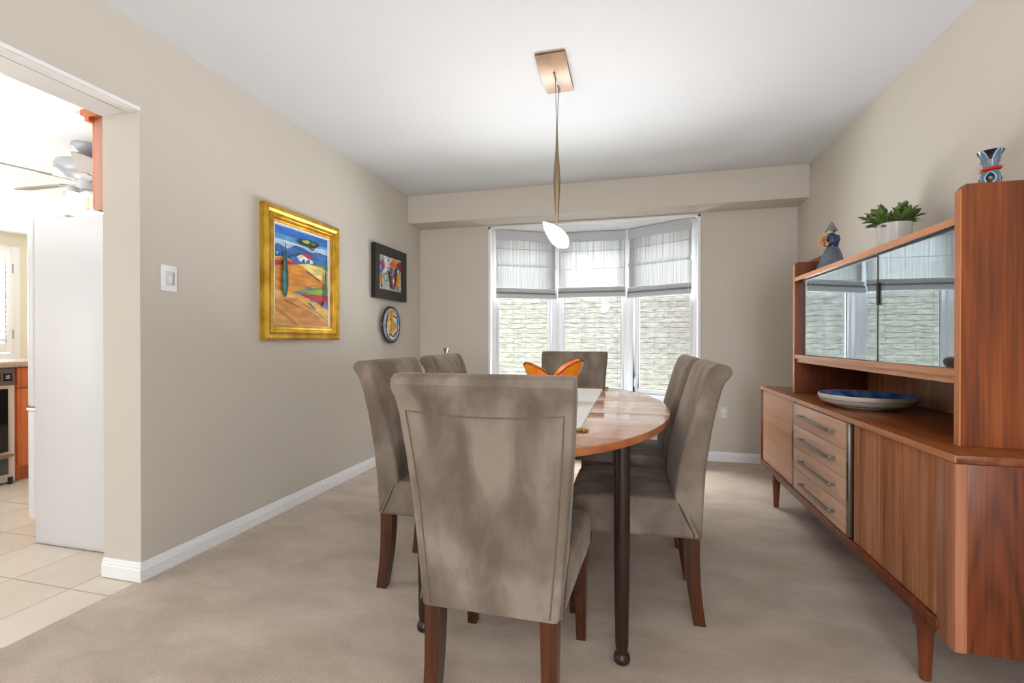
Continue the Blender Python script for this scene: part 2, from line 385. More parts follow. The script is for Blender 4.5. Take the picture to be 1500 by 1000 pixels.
# left wall: return to the back, header over the kitchen opening, wall behind the camera
OY0, OY1, OZ = -.95, 1.59, 2.070
lw = MB()
lw.prism([(YS, 0), (OY0, 0), (OY0, OZ), (OY1, OZ), (OY1, 0), (YB + .05, 0), (YB + .05, H), (YS, H)], WL - .215, WL, 'x')
struct(lw, 'wall_left', M_wall, smooth=0)
struct(MB().box(WR, WR + .15, YS, YB + .05, 0, H), 'wall_right', M_wall, smooth=0)
BX0, BX1, BZ0, BZ1 = -1.335, .572, .48, 2.145
bwall = MB()
bwall.box(WL, BX0, YB, YB + .05, 0, H).box(BX1, WR, YB, YB + .05, 0, H).box(BX0, BX1, YB, YB + .05, 0, BZ0).box(BX0, BX1, YB, YB + .05, BZ1, H)
struct(bwall, 'wall_back', M_wall, smooth=0)
struct(MB().box(WL, WR, 4.135, YB, 2.178, H), 'trim_bulkhead', M_wall, smooth=0)
# wall behind the camera with an opening sized to the added rear fill
fw = MB()
fw.box(WL, -.28, YS - .1, YS, 0, H).box(1.28, WR, YS - .1, YS, 0, H).box(-.28, 1.28, YS - .1, YS, 0, .6).box(-.28, 1.28, YS - .1, YS, 2.2, H)
struct(fw, 'wall_front', M_wall, smooth=0)
# baseboards with a stepped profile
def base_profile(t=.012): return [(0, 0), (t, 0), (t, .052), (t * .8, .056), (t * .8, .064), (t * .55, .068), (t * .55, .074), (t * .3, .082), (0, .082)]
def baseboard(name, p0, p1, nrm, miter0=0, miter1=0):
    p0, p1, n = Vector(p0), Vector(p1), Vector(nrm); d = (p1 - p0).normalized()
    r0 = [(*(p0 + n * a - d * a * miter0), z) for a, z in base_profile()]
    r1 = [(*(p1 + n * a + d * a * miter1), z) for a, z in base_profile()]
    struct(MB().loft([r0, r1]), name, M_trim, smooth=25)
baseboard('baseboard_left', (WL, OY1), (WL, YB), (1, 0), 1, -1)
baseboard('baseboard_jamb', (WL - .215, OY1), (WL, OY1), (0, -1), 0, 1)
baseboard('baseboard_back', (WL, YB), (WR, YB), (0, -1), -1, -1)
baseboard('baseboard_right', (WR, YS), (WR, YB), (-1, 0), 0, -1)
# white header liner with a dark track seam across the opening
hl = MB(); hl.box(WL - .216, WL - .075, OY0, OY1 - .001, OZ - .006, OZ - .0005).box(WL - .060, WL - .012, OY0, OY1 - .002, OZ - .010, OZ - .0005).box(WL - .012, WL + .003, OY0, OY1, OZ - .007, OZ + .008)
struct(hl, 'trim_header', M_trim, smooth=0)
struct(MB().box(WL - .075, WL - .060, OY0, OY1 - .03, OZ - .004, OZ - .0005), 'trim_track', M_black, smooth=0)

# ------------------------------------------------------------------ bay window
pA, pB, pC, pD = (-1.335, 4.455), (-.745, 4.80), (-.022, 4.80), (.572, 4.455)
def poly_slab(z0, z1): return MB().prism([(BX0 - .06, YB + .051), (BX1 + .06, YB + .051), (BX1 + .06, 4.5), (.03, 4.95), (-.80, 4.95), (BX0 - .06, 4.5)], z0, z1)
struct(poly_slab(BZ1, BZ1 + .08), 'trim_bay_ceiling', M_trim, smooth=0)
struct(poly_slab(BZ0 - .06, BZ0), 'trim_bay_sill', M_trim, smooth=0)
# thin casing round the opening
cs = MB()
for x0, x1 in ((BX0 - .022, BX0 + .004), (BX1 - .004, BX1 + .022)): cs.box(x0, x1, YB - .012, YB + .05, BZ0 - .02, BZ1 + .02, bev=.003)
cs.box(BX0 - .022, BX1 + .022, YB - .012, YB + .05, BZ1 - .004, BZ1 + .02, bev=.003).box(BX0 - .03, BX1 + .03, YB - .03, YB + .05, BZ0 - .03, BZ0 + .002, bev=.003)
struct(cs, 'trim_window_casing', M_trim)
def bay_window(n, P, Q, sash, handle=False):
    P, Q = Vector(P), Vector(Q); d = Q - P; L_ = d.length; ang = math.atan2(d.y, d.x)
    fr = MB()
    z0, z1 = BZ0, BZ1; fw_ = .045
    for a, b in ((0, fw_), (L_ - fw_, L_)): fr.box(a, b, 0, .10, z0, z1, bev=.003)
    fr.box(fw_, L_ - fw_, 0, .10, z0, z0 + .05, bev=.003).box(fw_, L_ - fw_, 0, .10, z1 - .08, z1, bev=.003)
    root = fr.build('window_%d' % n, M_vinyl, loc=(P.x, P.y, 0), rotz=ang, kind='structure')
    s = MB(); a0, a1 = fw_ + .002, L_ - fw_ - .002; s0, s1 = sash
    s.box(a0, a0 + s0, .03, .075, z0 + .052, z1 - .082, bev=.004).box(a1 - s1, a1, .03, .075, z0 + .052, z1 - .082, bev=.004)
    s.box(a0 + s0, a1 - s1, .03, .075, z0 + .052, z0 + .10, bev=.004).box(a0 + s0, a1 - s1, .03, .075, z1 - .13, z1 - .082, bev=.004)
    s.build('window_sash', M_vinyl, root)
    g = MB()
    for a in (a0 + s0, a1 - s1): g.box(a - .003, a + .003, .048, .056, z0 + .10, z1 - .13)
    g.box(a0 + s0, a1 - s1, .048, .056, z0 + .097, z0 + .103)
    g.build('window_gasket', M_black, root)
    MB().box(a0 + s0 - .002, a1 - s1 + .002, .058, .062, z0 + .10, z1 - .13).build('window_pane', M_pane, root, smooth=0)
    if handle:
        h = MB().box(a0 + .008, a0 + .03, .012, .03, .62, .70, bev=.004); h.tube([(a0 + .019, .012, .69), (a0 + .019, -.006, .67), (a0 + .019, -.008, .60)], .006)
        h.build('window_handle', M_vinyl, root)
    return root
bay_window(1, pA, pB, (.035, .030)); bay_window(2, pB, pC, (.028, .028)); bay_window(3, pC, pD, (.035, .035), True)

def shade_mat():
    m = bpy.data.materials.new('sheer_roman_fabric'); m.use_nodes = True; nt = m.node_tree; nt.nodes.clear(); L = nt.links.new
    out = nt.nodes.new('ShaderNodeOutputMaterial'); d = nt.nodes.new('ShaderNodeBsdfDiffuse'); t = nt.nodes.new('ShaderNodeBsdfTranslucent'); mxs = nt.nodes.new('ShaderNodeMixShader')
    tc = nt.nodes.new('ShaderNodeTexCoord')
    mp = nt.nodes.new('ShaderNodeMapping'); mp.inputs['Scale'].default_value = (75, 1, 1.2); L(tc.outputs['Object'], mp.inputs[0])
    n = nt.nodes.new('ShaderNodeTexNoise'); n.inputs['Scale'].default_value = 1; n.inputs['Detail'].default_value = 3; L(mp.outputs[0], n.inputs['Vector'])
    r = nt.nodes.new('ShaderNodeValToRGB'); e = r.color_ramp.elements; e[0].position = .40; e[0].color = lin('c2c4c4'); e[1].position = .60; e[1].color = lin('dcdddd')
    L(n.outputs['Fac'], r.inputs[0]); L(r.outputs[0], d.inputs[0]); L(r.outputs[0], t.inputs[0])
    mxs.inputs[0].default_value = .45; L(d.outputs[0], mxs.inputs[1]); L(t.outputs[0], mxs.inputs[2]); L(mxs.outputs[0], out.inputs[0])
    return m
M_shade = shade_mat()
M_valance = mat('valance_shadow_grey', 'c3c6ca', .8)  # grey paints the shadow at the headrail
M_plshade = mat('pleat_gap_shadow', '85888e', .85)  # middle pleat coloured darker as the shaded gap between folds
M_pleat = mat('shade_pleat_fabric', 'c9ccd0', .85)
def roman(P, Q, label, folds, zbot, inset=.028):
    P, Q = Vector(P), Vector(Q); d = Q - P; L_ = d.length; ang = math.atan2(d.y, d.x)
    e = empty('roman_shade', label, 'blind', (P.x, P.y, 0), ang)
    a0, a1 = inset, L_ - inset
    MB().box(a0, a1, -.055, -.018, BZ1 - .035, BZ1 - .003, bev=.002).build('headrail', M_vinyl, e)
    MB().box(a0, a1, -.062, -.057, BZ1 - .10, BZ1 - .004, bev=.001).build('valance', M_valance, e)
    # profile in (y,z): panels that hang and fold forward
    pr = [(-.040, BZ1 - .036)]
    for z, kind in folds:
        if kind == 's': pr += [(-.040, z + .004), (-.046, z), (-.040, z - .004)]
        else: pr += [(-.042, z + .045), (-.060, z + .012), (-.068, z - .01), (-.058, z - .018), (-.042, z - .014)]
    pr += [(-.044, zbot + .115)]
    f = MB()
    N = 14
    def fn(u, v):
        i = v * (len(pr) - 1); k = min(int(i), len(pr) - 2); t = i - k
        y = pr[k][0] * (1 - t) + pr[k + 1][0] * t; z = pr[k][1] * (1 - t) + pr[k + 1][1] * t
        sag = -.006 * math.sin(PI * u) * (BZ1 - z) / .6
        return (a0 + .004 + (a1 - a0 - .008) * u, y + .003 * math.sin(u * 9 + z * 7), z + sag)
    f.grid(fn, N, (len(pr) - 1))
    f.build('fabric', M_shade, e, solid=.0012, smooth=50)
    # gathered stack of pleats at the bottom
    for i, (dy, dz, hh) in enumerate(((-.052, .088, .042), (-.060, .058, .022), (-.068, .028, .05))):
        b = MB(); prf = []
        for k in range(10):
            t = k / 9 * 2 * PI; prf.append((dy + .012 * math.cos(t) - .004, zbot + dz + hh / 2 * math.sin(t)))
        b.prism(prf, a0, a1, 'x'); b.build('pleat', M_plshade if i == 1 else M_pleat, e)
    MB().tube([(a1 - .015, -.075, BZ1 - .09), (a1 - .015, -.082, zbot + .02)], .0015).build('cord', M_vinyl, e)
    return e
roman(pA, pB, 'white roman shade over the narrow left side window of the bay', [(1.965, 's'), (1.80, 'f')], 1.462)
roman(pB, pC, 'white roman shade over the middle bay window, behind the pendant lamp', [(1.955, 's'), (1.775, 's')], 1.478)
roman(pC, pD, 'white roman shade over the right side window of the bay', [(1.96, 's'), (1.79, 'f')], 1.462)

M_absorber = mat('bounce_absorber_dark', '4a3a33', .9, c2='5a473d', noise=(9,))  # unseen dark cladding added to cut light bounced onto the neighbour's wall
fc = MB(); fc.box(-4, BX0 - .10, YB + .055, YB + .10, -.5, H + .6).box(BX1 + .10, 4, YB + .055, YB + .10, -.5, H + .6).box(BX0 - .10, BX1 + .10, YB + .055, YB + .10, -.5, BZ0 - .07).box(BX0 - .10, BX1 + .10, YB + .055, YB + .10, BZ1 + .09, H + .6)
struct(fc, 'wall_bounce_absorber', M_absorber, smooth=0)
# neighbour's wall and the ground outside
struct(MB().box(-5, 7, 7.0, 7.3, -.6, 5.2), 'wall_outside', M_stone, smooth=0)
struct(MB().box(-5, 7, 5.05, 7.0, -.7, -.5), 'floor_outside', mat('gravel_and_grass', '5f6c58', .95, c2='84887a', noise=(14,), bump=(40, .6, .01)), smooth=0)

# wall fittings
sw = empty('light_switch', 'white dimmer switch plate on the wall left of the gold framed painting', 'light switch', (WL, 1.72, 1.346))
MB().box(.0005, .006, -.038, .038, -.06, .06, bev=.002).build('plate', M_trim, sw)
b = MB().box(.006, .009, -.017, .017, -.034, .034, bev=.0015); b.build('rocker', mat('switch_grey_white', 'dcdde0', .4), sw)
MB().box(.009, .013, -.006, .006, -.02, .012, bev=.0015).build('slider', M_trim, sw)
MB().box(.006, .008, .020, .023, -.03, .03).build('slot', mat('slot_grey', '9b9b9d', .6), sw)
ol = empty('wall_outlet', 'white duplex power outlet low on the back wall right of the window', 'outlet', (.786, YB, .42))
MB().box(-.035, .035, -.006, -.0005, -.057, .057, bev=.002).build('plate', mat('outlet_plate', 'd8d4cb', .4), ol)
for z in (.022, -.022):
    s_ = MB().prism([(.016 * math.cos(a) , z + .018 * math.sin(a)) for a in [k * PI / 8 for k in range(16)]], -.0085, -.006, 'y'); so = s_.build('socket', M_trim, ol)
    MB().box(-.007, -.005, -.0095, -.0084, z - .003, z + .007).box(.005, .007, -.0095, -.0084, z - .003, z + .007).build('slot', M_black, so)

# ================================================================== PICTURES
M_gold = mat('gold_leaf', 'b98a24', .32, metal=.75, c2='e3b94a', noise=(9,), bump=(60, .2, .002))
M_gold2 = mat('gold_leaf_bright', 'd9ab3c', .25, metal=.8)
def P1(x, y):   # a point of the canvas -> (Y, Z) on the wall
    u = (x - 128) / 366; yt = 165 + (x - 128) * .3226; v = (890 - y) / (890 - yt)
    u = u * (1.0 + .16 * (1 - u)) / 1.0 if 0 < u < 1 else u
    return 2.376 + u * .515, 1.150 + v * .618
def painting(parent, layers, P, x0, pal, name='canvas'):
    mats = []; idx = {}; b = MB()
    for k, (colr, pts) in enumerate(layers):
        if colr not in idx: idx[colr] = len(mats); mats.append(pal(colr))
        vs = [b.bm.verts.new((x0 + .0003 * k, *P(*p))) for p in pts]
        b.bm.faces.new(vs).material_index = idx[colr]
    me_o = b.build(name, mats, parent, smooth=0, weld=False)
    return me_o
_pc = {}
def paint(c):
    if c not in _pc:
        def sh(h, k): return ''.join('%02x' % max(0, min(255, int(int(h[i:i + 2], 16) * k))) for i in (0, 2, 4))
        _pc[c] = mat('paint_' + c, sh(c, .9), .45, c2=sh(c, 1.12), noise=(26,), stretch=(1, .35, 1.6))
    return _pc[c]
def frame_loft(prof, y0, y1, z0, z1, depth_base=0):
    """mitred rectangular frame; prof = [(inset, height)]"""
    b = MB(); rings = []
    for cy, cz, sy, sz in ((y0, z0, 1, 1), (y1, z0, -1, 1), (y1, z1, -1, -1), (y0, z1, 1, -1), (y0, z0, 1, 1)):
        rings.append([(depth_base + h, cy + sy * i, cz + sz * i) for i, h in prof])
    b.loft(rings, cap=False, closed=True); return b
g = empty('framed_painting', 'large landscape painting of an orange hillside with cypresses in a wide gold frame', 'painting', (WL, 0, 0))
frame_loft([(0, .001), (0, .034), (.012, .044), (.030, .040), (.045, .030), (.047, .036), (.062, .036), (.064, .026), (.078, .028), (.080, .018), (.090, .022), (.092, .012), (.092, .001)], 2.272, 2.990, 1.060, 1.865).build('gold_frame', M_gold, g, smooth=20)
frame_loft([(0, .004), (0, .019), (.010, .017), (.012, .004)], 2.364, 2.902, 1.152 - .010, 1.772).build('white_liner', M_trim, g, smooth=20)
SKY = [(120, 160), (500, 284), (500, 900), (120, 900)]
LY = [
 ('2f6fc0', SKY),
 ('5a9ad6', [(120, 230), (500, 345), (500, 900), (120, 900)]),
 ('b9d0e6', [(120, 268), (300, 320), (500, 360), (500, 900), (120, 900)]),
 ('3a6fb0', [(120, 325), (150, 310), (200, 345), (250, 322), (300, 335), (360, 370), (420, 372), (500, 400), (500, 900), (120, 900)]),
 ('2c5798', [(232, 322), (262, 322), (312, 352), (330, 366), (300, 368), (250, 345)]),
 ('2f5fa6', [(320, 350), (372, 380), (440, 430), (330, 430)]),
 ('d0a13a', [(120, 405), (165, 402), (230, 420), (230, 470), (120, 470)]),
 ('6f9a45', [(380, 440), (440, 462), (500, 478), (500, 520), (380, 500)]),
 ('b0273c', [(120, 432), (200, 428), (275, 452), (275, 480), (120, 478)]),
 ('e6cf83', [(265, 452), (330, 448), (440, 478), (500, 512), (500, 640), (420, 620), (330, 560)]),
 ('d98f2e', [(120, 470), (200, 456), (275, 456), (330, 505), (420, 560), (500, 625), (500, 900), (120, 900)]),
 ('c67a23', [(275, 452), (330, 498), (420, 568), (415, 572), (325, 508)]),
 ('8fae4a', [(200, 668), (290, 628), (400, 620), (492, 622), (500, 690), (420, 680), (300, 665)]),
 ('6f9040', [(300, 632), (400, 618), (492, 620), (492, 634), (400, 634)]),
 ('b3263a', [(270, 662), (380, 668), (500, 676), (500, 770), (440, 745), (330, 695)]),
 ('c9303f', [(300, 672), (380, 676), (500, 684), (500, 696), (380, 690)]),
 ('e0b45a', [(120, 640), (190, 648), (250, 664), (330, 692), (420, 735), (500, 775), (500, 900), (120, 900)]),
 ('cf8a3c', [(120, 700), (250, 690), (330, 742), (420, 800), (500, 862), (500, 900), (120, 900)]),
 ('d99b48', [(120, 770), (210, 800), (300, 900), (120, 900)]),
 ('b57430', [(120, 742), (240, 850), (270, 900), (255, 900), (120, 760)]),
 ('b57430', [(180, 705), (290, 762), (300, 775), (190, 715)]),
 ('e8c67a', [(270, 735), (400, 800), (480, 860), (480, 866), (395, 812)]),
 ('5b4a20', [(322, 500), (430, 572), (428, 577), (320, 505)]),
 ('5b4a20', [(180, 708), (268, 755), (266, 760), (180, 713)]),
 ('3f6a78', [(320, 722), (345, 726), (392, 772), (380, 772)]),
 # village house, shrubs and tree
 ('3d6fb5', [(212, 405), (232, 392), (262, 396), (280, 430), (262, 446), (215, 424)]),
 ('f3efe6', [(252, 398), (282, 378), (330, 415), (368, 430), (372, 452), (330, 446), (300, 438), (272, 432)]),
 ('c03a35', [(276, 382), (292, 374), (335, 384), (372, 428), (330, 414), (300, 392)]),
 ('2b4f86', [(288, 420), (304, 416), (306, 440), (290, 440)]),
 ('3d6fb5', [(312, 430), (328, 418), (342, 430), (338, 450), (318, 448)]),
 ('3d6fb5', [(362, 432), (378, 416), (396, 432), (390, 456), (366, 456)]),
 ('24507a', [(130, 352), (148, 360), (158, 384), (150, 402), (132, 396)]),
 ('7fb2d8', [(136, 362), (148, 372), (144, 392), (134, 386)]),
 ('24402a', [(258, 292), (280, 278), (318, 280), (350, 288), (382, 296), (408, 312), (412, 326), (385, 338), (350, 340), (322, 328), (300, 322), (272, 308)]),
 ('9db35a', [(282, 284), (318, 282), (340, 292), (330, 308), (300, 302)]),
 ('5b7d3e', [(340, 300), (372, 302), (388, 316), (360, 322)]),
 ('3a3a30', [(330, 328), (338, 328), (352, 352), (372, 338), (378, 342), (362, 356), (350, 358)]),
 # blue shrubs
 ('4f6fb0', [(300, 618), (318, 608), (345, 612), (358, 622), (330, 626)]),
 ('4f6fb0', [(246, 650), (262, 644), (290, 652), (320, 654), (318, 664), (250, 662)]),
 ('4f6fb0', [(345, 708), (362, 698), (382, 706), (380, 718), (350, 716)]),
 ('5a86b8', [(438, 740), (452, 716), (470, 722), (486, 740), (488, 764), (440, 754)]),
 # cypresses
 ('1d4f50', [(183, 296), (190, 400), (198, 520), (199, 600), (192, 668), (180, 694), (168, 660), (162, 580), (168, 480), (176, 380)]),
 ('3f7f7c', [(181, 400), (184, 520), (186, 620), (180, 670), (172, 620), (170, 540), (176, 440)]),
 ('1d4f50', [(465, 440), (470, 520), (474, 600), (472, 670), (463, 716), (455, 670), (454, 590), (459, 510)]),
 ('3f7f7c', [(463, 520), (466, 600), (464, 680), (459, 650), (458, 580)]),
]
painting(g, [(c, p) for c, p in LY], P1, .004, paint)

def P2(x, y):
    u = (x - 108) / 198; yt = 130 + (x - 110) * .35; yb = 455 + (x - 95) * .168
    return 3.555 + u * .39, 1.492 + (yb - y) / (yb - yt) * .297
g = empty('framed_painting', 'small colourful abstract painting of figures in a black frame', 'painting', (WL, 0, 0))
M_bframe = mat('black_frame', '232220', .35)
frame_loft([(0, .001), (0, .040), (.004, .044), (.075, .036), (.082, .030), (.082, .001)], 3.474, 4.026, 1.412, 1.868).build('black_frame', M_bframe, g, smooth=20)
def clampP(f, y0, y1, z0, z1):
    def q(x, y):
        a, b_ = f(x, y); return min(max(a, y0), y1), min(max(b_, z0), z1)
    return q
L2 = [('b9bcbf', [(95, 120), (315, 200), (315, 500), (95, 460)]),
 ('d9dcdc', [(150, 150), (230, 180), (200, 330), (140, 330)]),
 ('2f66b8', [(108, 200), (128, 190), (142, 270), (125, 312), (100, 305)]),
 ('c83a2c', [(132, 180), (148, 185), (158, 240), (146, 290), (134, 262)]),
 ('7fb0d6', [(112, 235), (126, 240), (122, 285), (110, 280)]),
 ('e0a028', [(100, 312), (118, 316), (116, 420), (98, 410)]),
 ('d6761f', [(120, 318), (138, 322), (132, 420), (120, 410)]),
 ('222222', [(98, 410), (112, 420), (110, 442), (98, 438)]), ('222222', [(120, 412), (134, 420), (134, 446), (122, 438)]),
 ('6f8f86', [(142, 318), (172, 300), (186, 340), (176, 390), (150, 392)]),
 ('c9c8b0', [(150, 330), (168, 322), (174, 372), (156, 380)]),
 ('2f6b45', [(176, 190), (186, 184), (194, 196), (186, 208), (177, 204)]),
 ('e2641f', [(198, 220), (222, 200), (258, 218), (262, 262), (236, 262), (200, 250)]),
 ('e59a2a', [(214, 186), (250, 190), (262, 214), (222, 204)]),
 ('8a2a1e', [(262, 210), (306, 216), (306, 300), (270, 280)]),
 ('c9a21f', [(252, 206), (270, 200), (276, 222), (258, 228)]),
 ('7fa5b5', [(178, 262), (206, 246), (222, 262), (200, 300), (182, 300)]),
 ('1f1f22', [(172, 290), (196, 300), (206, 350), (212, 440), (202, 456), (196, 380), (188, 330)]),
 ('9c2a22', [(196, 270), (222, 262), (228, 300), (206, 318)]),
 ('e9e6dc', [(222, 262), (246, 270), (246, 340), (222, 350)]),
 ('3f6f80', [(228, 270), (246, 280), (240, 350), (226, 362)]),
 ('1f1f22', [(246, 262), (262, 270), (260, 330), (248, 400), (240, 466), (232, 458), (240, 372)]),
 ('a8332a', [(208, 336), (218, 330), (226, 452), (214, 462)]),
 ('e9e6dc', [(222, 372), (236, 362), (232, 410), (222, 402)]),
 ('1f1f22', [(262, 268), (296, 296), (290, 312), (262, 292)]), ('f0efe8', [(266, 276), (284, 286), (278, 308), (264, 300)]),
 ('e3a52a', [(272, 310), (298, 316), (288, 380), (272, 440), (256, 452), (262, 380)]),
 ('c9661f', [(256, 320), (272, 314), (262, 380), (252, 440), (246, 430)]),
 ('1f1f22', [(268, 430), (276, 440), (272, 474), (264, 470)])]
painting(g, L2, clampP(P2, 3.556, 3.944, 1.494, 1.786), .026, paint)

# round abstract plate
g = empty('decorative_plate', 'round black-rimmed plate with yellow and white abstract design, below the small black frame', 'plate', (WL, 3.758, 1.192), 0)
pl = MB()
pl.loft([[(xx, r * math.cos(2 * PI * i / 48), r * math.sin(2 * PI * i / 48)) for i in range(48)] for r, xx in ((.10, .001), (.158, .020), (.164, .026), (.162, .031), (.148, .030), (.11, .022), (.0005, .022))])
pl.build('plate_body', mat('black_glaze', '1b1c20', .15), g)
def P3(x, y): return (x - 190) / 88 * .158, -(y - 790) / 168 * .158 * 1.02
def ell(cx, cy, rx, ry, n=28): return [(cx + rx * math.cos(2 * PI * k / n), cy + ry * math.sin(2 * PI * k / n)) for k in range(n)]
def P3c(x, y):
    a, b_ = P3(x, y); r = math.hypot(a, b_); k = min(1, .147 / max(r, 1e-6)); return a * k, b_ * k
L3 = [('9fa9b5', ell(190, 790, 81, 156)), ('e6ebee', [(150, 700), (180, 650), (240, 700), (262, 760), (268, 830), (240, 900), (190, 930), (150, 870), (130, 790)]),
 ('1c1d22', [(150, 690), (158, 695), (140, 820), (150, 880), (142, 880), (128, 800)]),
 ('e9b63a', [(178, 640), (192, 632), (206, 690), (212, 780), (200, 860), (182, 885), (160, 860), (150, 790), (152, 720)]),
 ('f0d48a', [(160, 730), (172, 720), (170, 850), (158, 830)]),
 ('d98f1f', [(184, 650), (194, 660), (192, 880), (180, 882)]),
 ('1c1d22', [(170, 728), (182, 722), (184, 742), (174, 748)]),
 ('e0a860', [(206, 760), (228, 775), (240, 800), (224, 838), (204, 842)]),
 ('1c1d22', [(205, 700), (238, 716), (262, 690), (258, 704), (238, 730), (205, 712)]),
 ('5a9bd0', [(244, 716), (262, 730), (266, 800), (250, 780)]),
 ('1c1d22', [(130, 800), (144, 812), (140, 832), (130, 822)]),
 ('1c1d22', [(160, 868), (200, 892), (238, 850), (262, 820), (262, 832), (240, 866), (202, 904), (160, 880)]),
 ('b7c1c9', [(205, 900), (238, 872), (250, 880), (220, 925)]),
 ('1c1d22', [(140, 880), (170, 925), (200, 932), (198, 940), (166, 934), (138, 890)]),
 ('1c1d22', [(238, 740), (244, 740), (250, 830), (244, 832)])]
painting(g, L3, P3c, .0325, paint, 'glazed_design')

# gilt picture on the right wall beyond the cabinet
g = empty('framed_picture', 'gilt framed picture on the right wall, mostly hidden behind the wooden cabinet', 'picture', (WR, 0, 0), 0)
fr = frame_loft([(0, -.001), (0, -.030), (.015, -.036), (.040, -.026), (.045, -.012), (.045, -.001)], 3.64, 4.08, 1.13, 1.665); fr.build('gilt_frame', mat('old_gilt_wood', '8a6536', .45, metal=.3), g, smooth=20)
MB().box(-.010, -.002, 3.68, 4.04, 1.17, 1.625).build('mat_board', mat('cream_board', 'e6dfcf', .8), g)

# ================================================================== CHAIRS
def make_chair(label):
    t = empty('dining_chair', label, 'chair')
    # ---- backrest: side profile swept across the width
    prof = [(-.250, .322), (-.252, .45), (-.260, .60), (-.280, .75), (-.303, .86), (-.319, .905), (-.338, .928), (-.345, .946), (-.338, .963), (-.318, .973), (-.294, .973), (-.272, .957), (-.253, .915), (-.232, .85), (-.203, .75), (-.175, .65), (-.158, .56), (-.152, .48), (-.152, .322)]
    def hw(z): return .193 + .052 * min(1, max(0, (z - .32) / .62)) ** .9
    b = bmesh.new()
    xs = [-1, 1]
    # dense resample of the profile
    A = []; B = []
    for (y, z) in prof:
        A.append(b.verts.new((-hw(z), y, z))); B.append(b.verts.new((hw(z), y, z)))
    n = len(prof); ca = b.faces.new(A); cb = b.faces.new(B[::-1])
    for i in range(n): b.faces.new([A[i], B[i], B[(i + 1) % n], A[(i + 1) % n]])
    bmesh.ops.recalc_face_normals(b, faces=b.faces[:])
    rim = list(set(ca.edges) | set(cb.edges))
    bmesh.ops.bevel(b, geom=rim, offset=.014, segments=4, affect='EDGES', profile=.55)
    m = MB(); m.merge(b, 0); m.build('backrest', M_velvet, t, smooth=40)
    # piping framing the rear panel
    def rear(z):
        pts = prof[:9]
        for (y0, z0), (y1, z1) in zip(pts, pts[1:]):
            if z0 <= z <= z1: return y0 + (y1 - y0) * (z - z0) / (z1 - z0)
        return pts[-1][0]
    path = []
    for k in range(13):
        z = .33 + (.872 - .33) * k / 12; path.append((-(hw(z) - .026), rear(z) - .0012, z))
    for k in range(1, 12):
        u = k / 12; x = (hw(.872) - .026) * (2 * u - 1); z = .872 - .012 * math.sin(PI * u); path.append((x, rear(z) - .0012, z))
    for k in range(13):
        z = .872 - (.872 - .33) * k / 12; path.append((hw(z) - .026, rear(z) - .0012, z))
    MB().tube(path, .0022, 6).build('piping', M_piping, t)
    # ---- seat
    sp = [(-.243, .322), (.248, .322), (.254, .35), (.254, .415), (.240, .446), (.205, .464), (.10, .474), (-.06, .472), (-.154, .468), (-.166, .480), (-.180, .47), (-.205, .41), (-.243, .335)]
    def shw(y): return .201 + .034 * (y + .243) / .5
    b = bmesh.new(); A = [b.verts.new((-shw(y), y, z)) for y, z in sp]; B = [b.verts.new((shw(y), y, z)) for y, z in sp]
    n = len(sp); ca = b.faces.new(A); cb = b.faces.new(B[::-1])
    for i in range(n): b.faces.new([A[i], B[i], B[(i + 1) % n], A[(i + 1) % n]])
    bmesh.ops.recalc_face_normals(b, faces=b.faces[:])
    rim = [e for e in set(ca.edges) | set(cb.edges)]
    bmesh.ops.bevel(b, geom=rim, offset=.020, segments=4, affect='EDGES', profile=.5)
    m = MB(); m.merge(b, 0); m.build('seat', M_velvet, t, smooth=40)
    # seam where seat side meets backrest
    for s in (-1, 1):
        MB().tube([(s * .2015, -.157, .512), (s * .2015, -.166, .486), (s * .200, -.205, .415), (s * .1985, -.245, .335)], .0025, 6).build('piping', M_piping, t)
    # ---- legs
    for s in (-1, 1):
        def ring(cx, cy, z, w_, d_): return [(cx - w_, cy - d_, z), (cx + w_, cy - d_, z), (cx + w_, cy + d_, z), (cx - w_, cy + d_, z)]
        rr = [ring(s * .164, -.216, .330, .024, .027), ring(s * .165, -.217, .24, .023, .026), ring(s * .166, -.222, .15, .0215, .0245), ring(s * .168, -.232, .07, .020, .0225), ring(s * .170, -.243, 0, .0185, .021)]
        MB().loft(rr).build('leg', M_leg, t, smooth=30)
        rr = [ring(s * .200, .214, .328, .023, .023), ring(s * .203, .219, 0, .0165, .0165)]
        MB().loft(rr).build('leg', M_leg, t, smooth=30)
    return t
chair0 = make_chair('taupe upholstered dining chair nearest the camera, its back turned to it at the table end')
chair0.location = (-.373, 1.455, 0); chair0['group'] = 'dining chairs around the table'
for lab, x, y, rz in (
    ('taupe upholstered chair nearest on the right side of the table, its curled back in profile', .006, 2.035, 90),
    ('taupe upholstered chair farther back on the right side, nearest the bay window', .000, 2.700, 90),
    ('taupe upholstered chair nearer of the two on the left side of the table', -.792, 1.985, -90),
    ('taupe upholstered chair farther back on the left side, toward the wall corner', -.792, 2.625, -90),
    ('taupe upholstered chair at the far end of the table in front of the middle window', -.410, 3.215, 180)):
    c = copy_tree(chair0); c.location = (x, y, 0); c.rotation_euler = (0, 0, R(rz)); c['label'] = lab

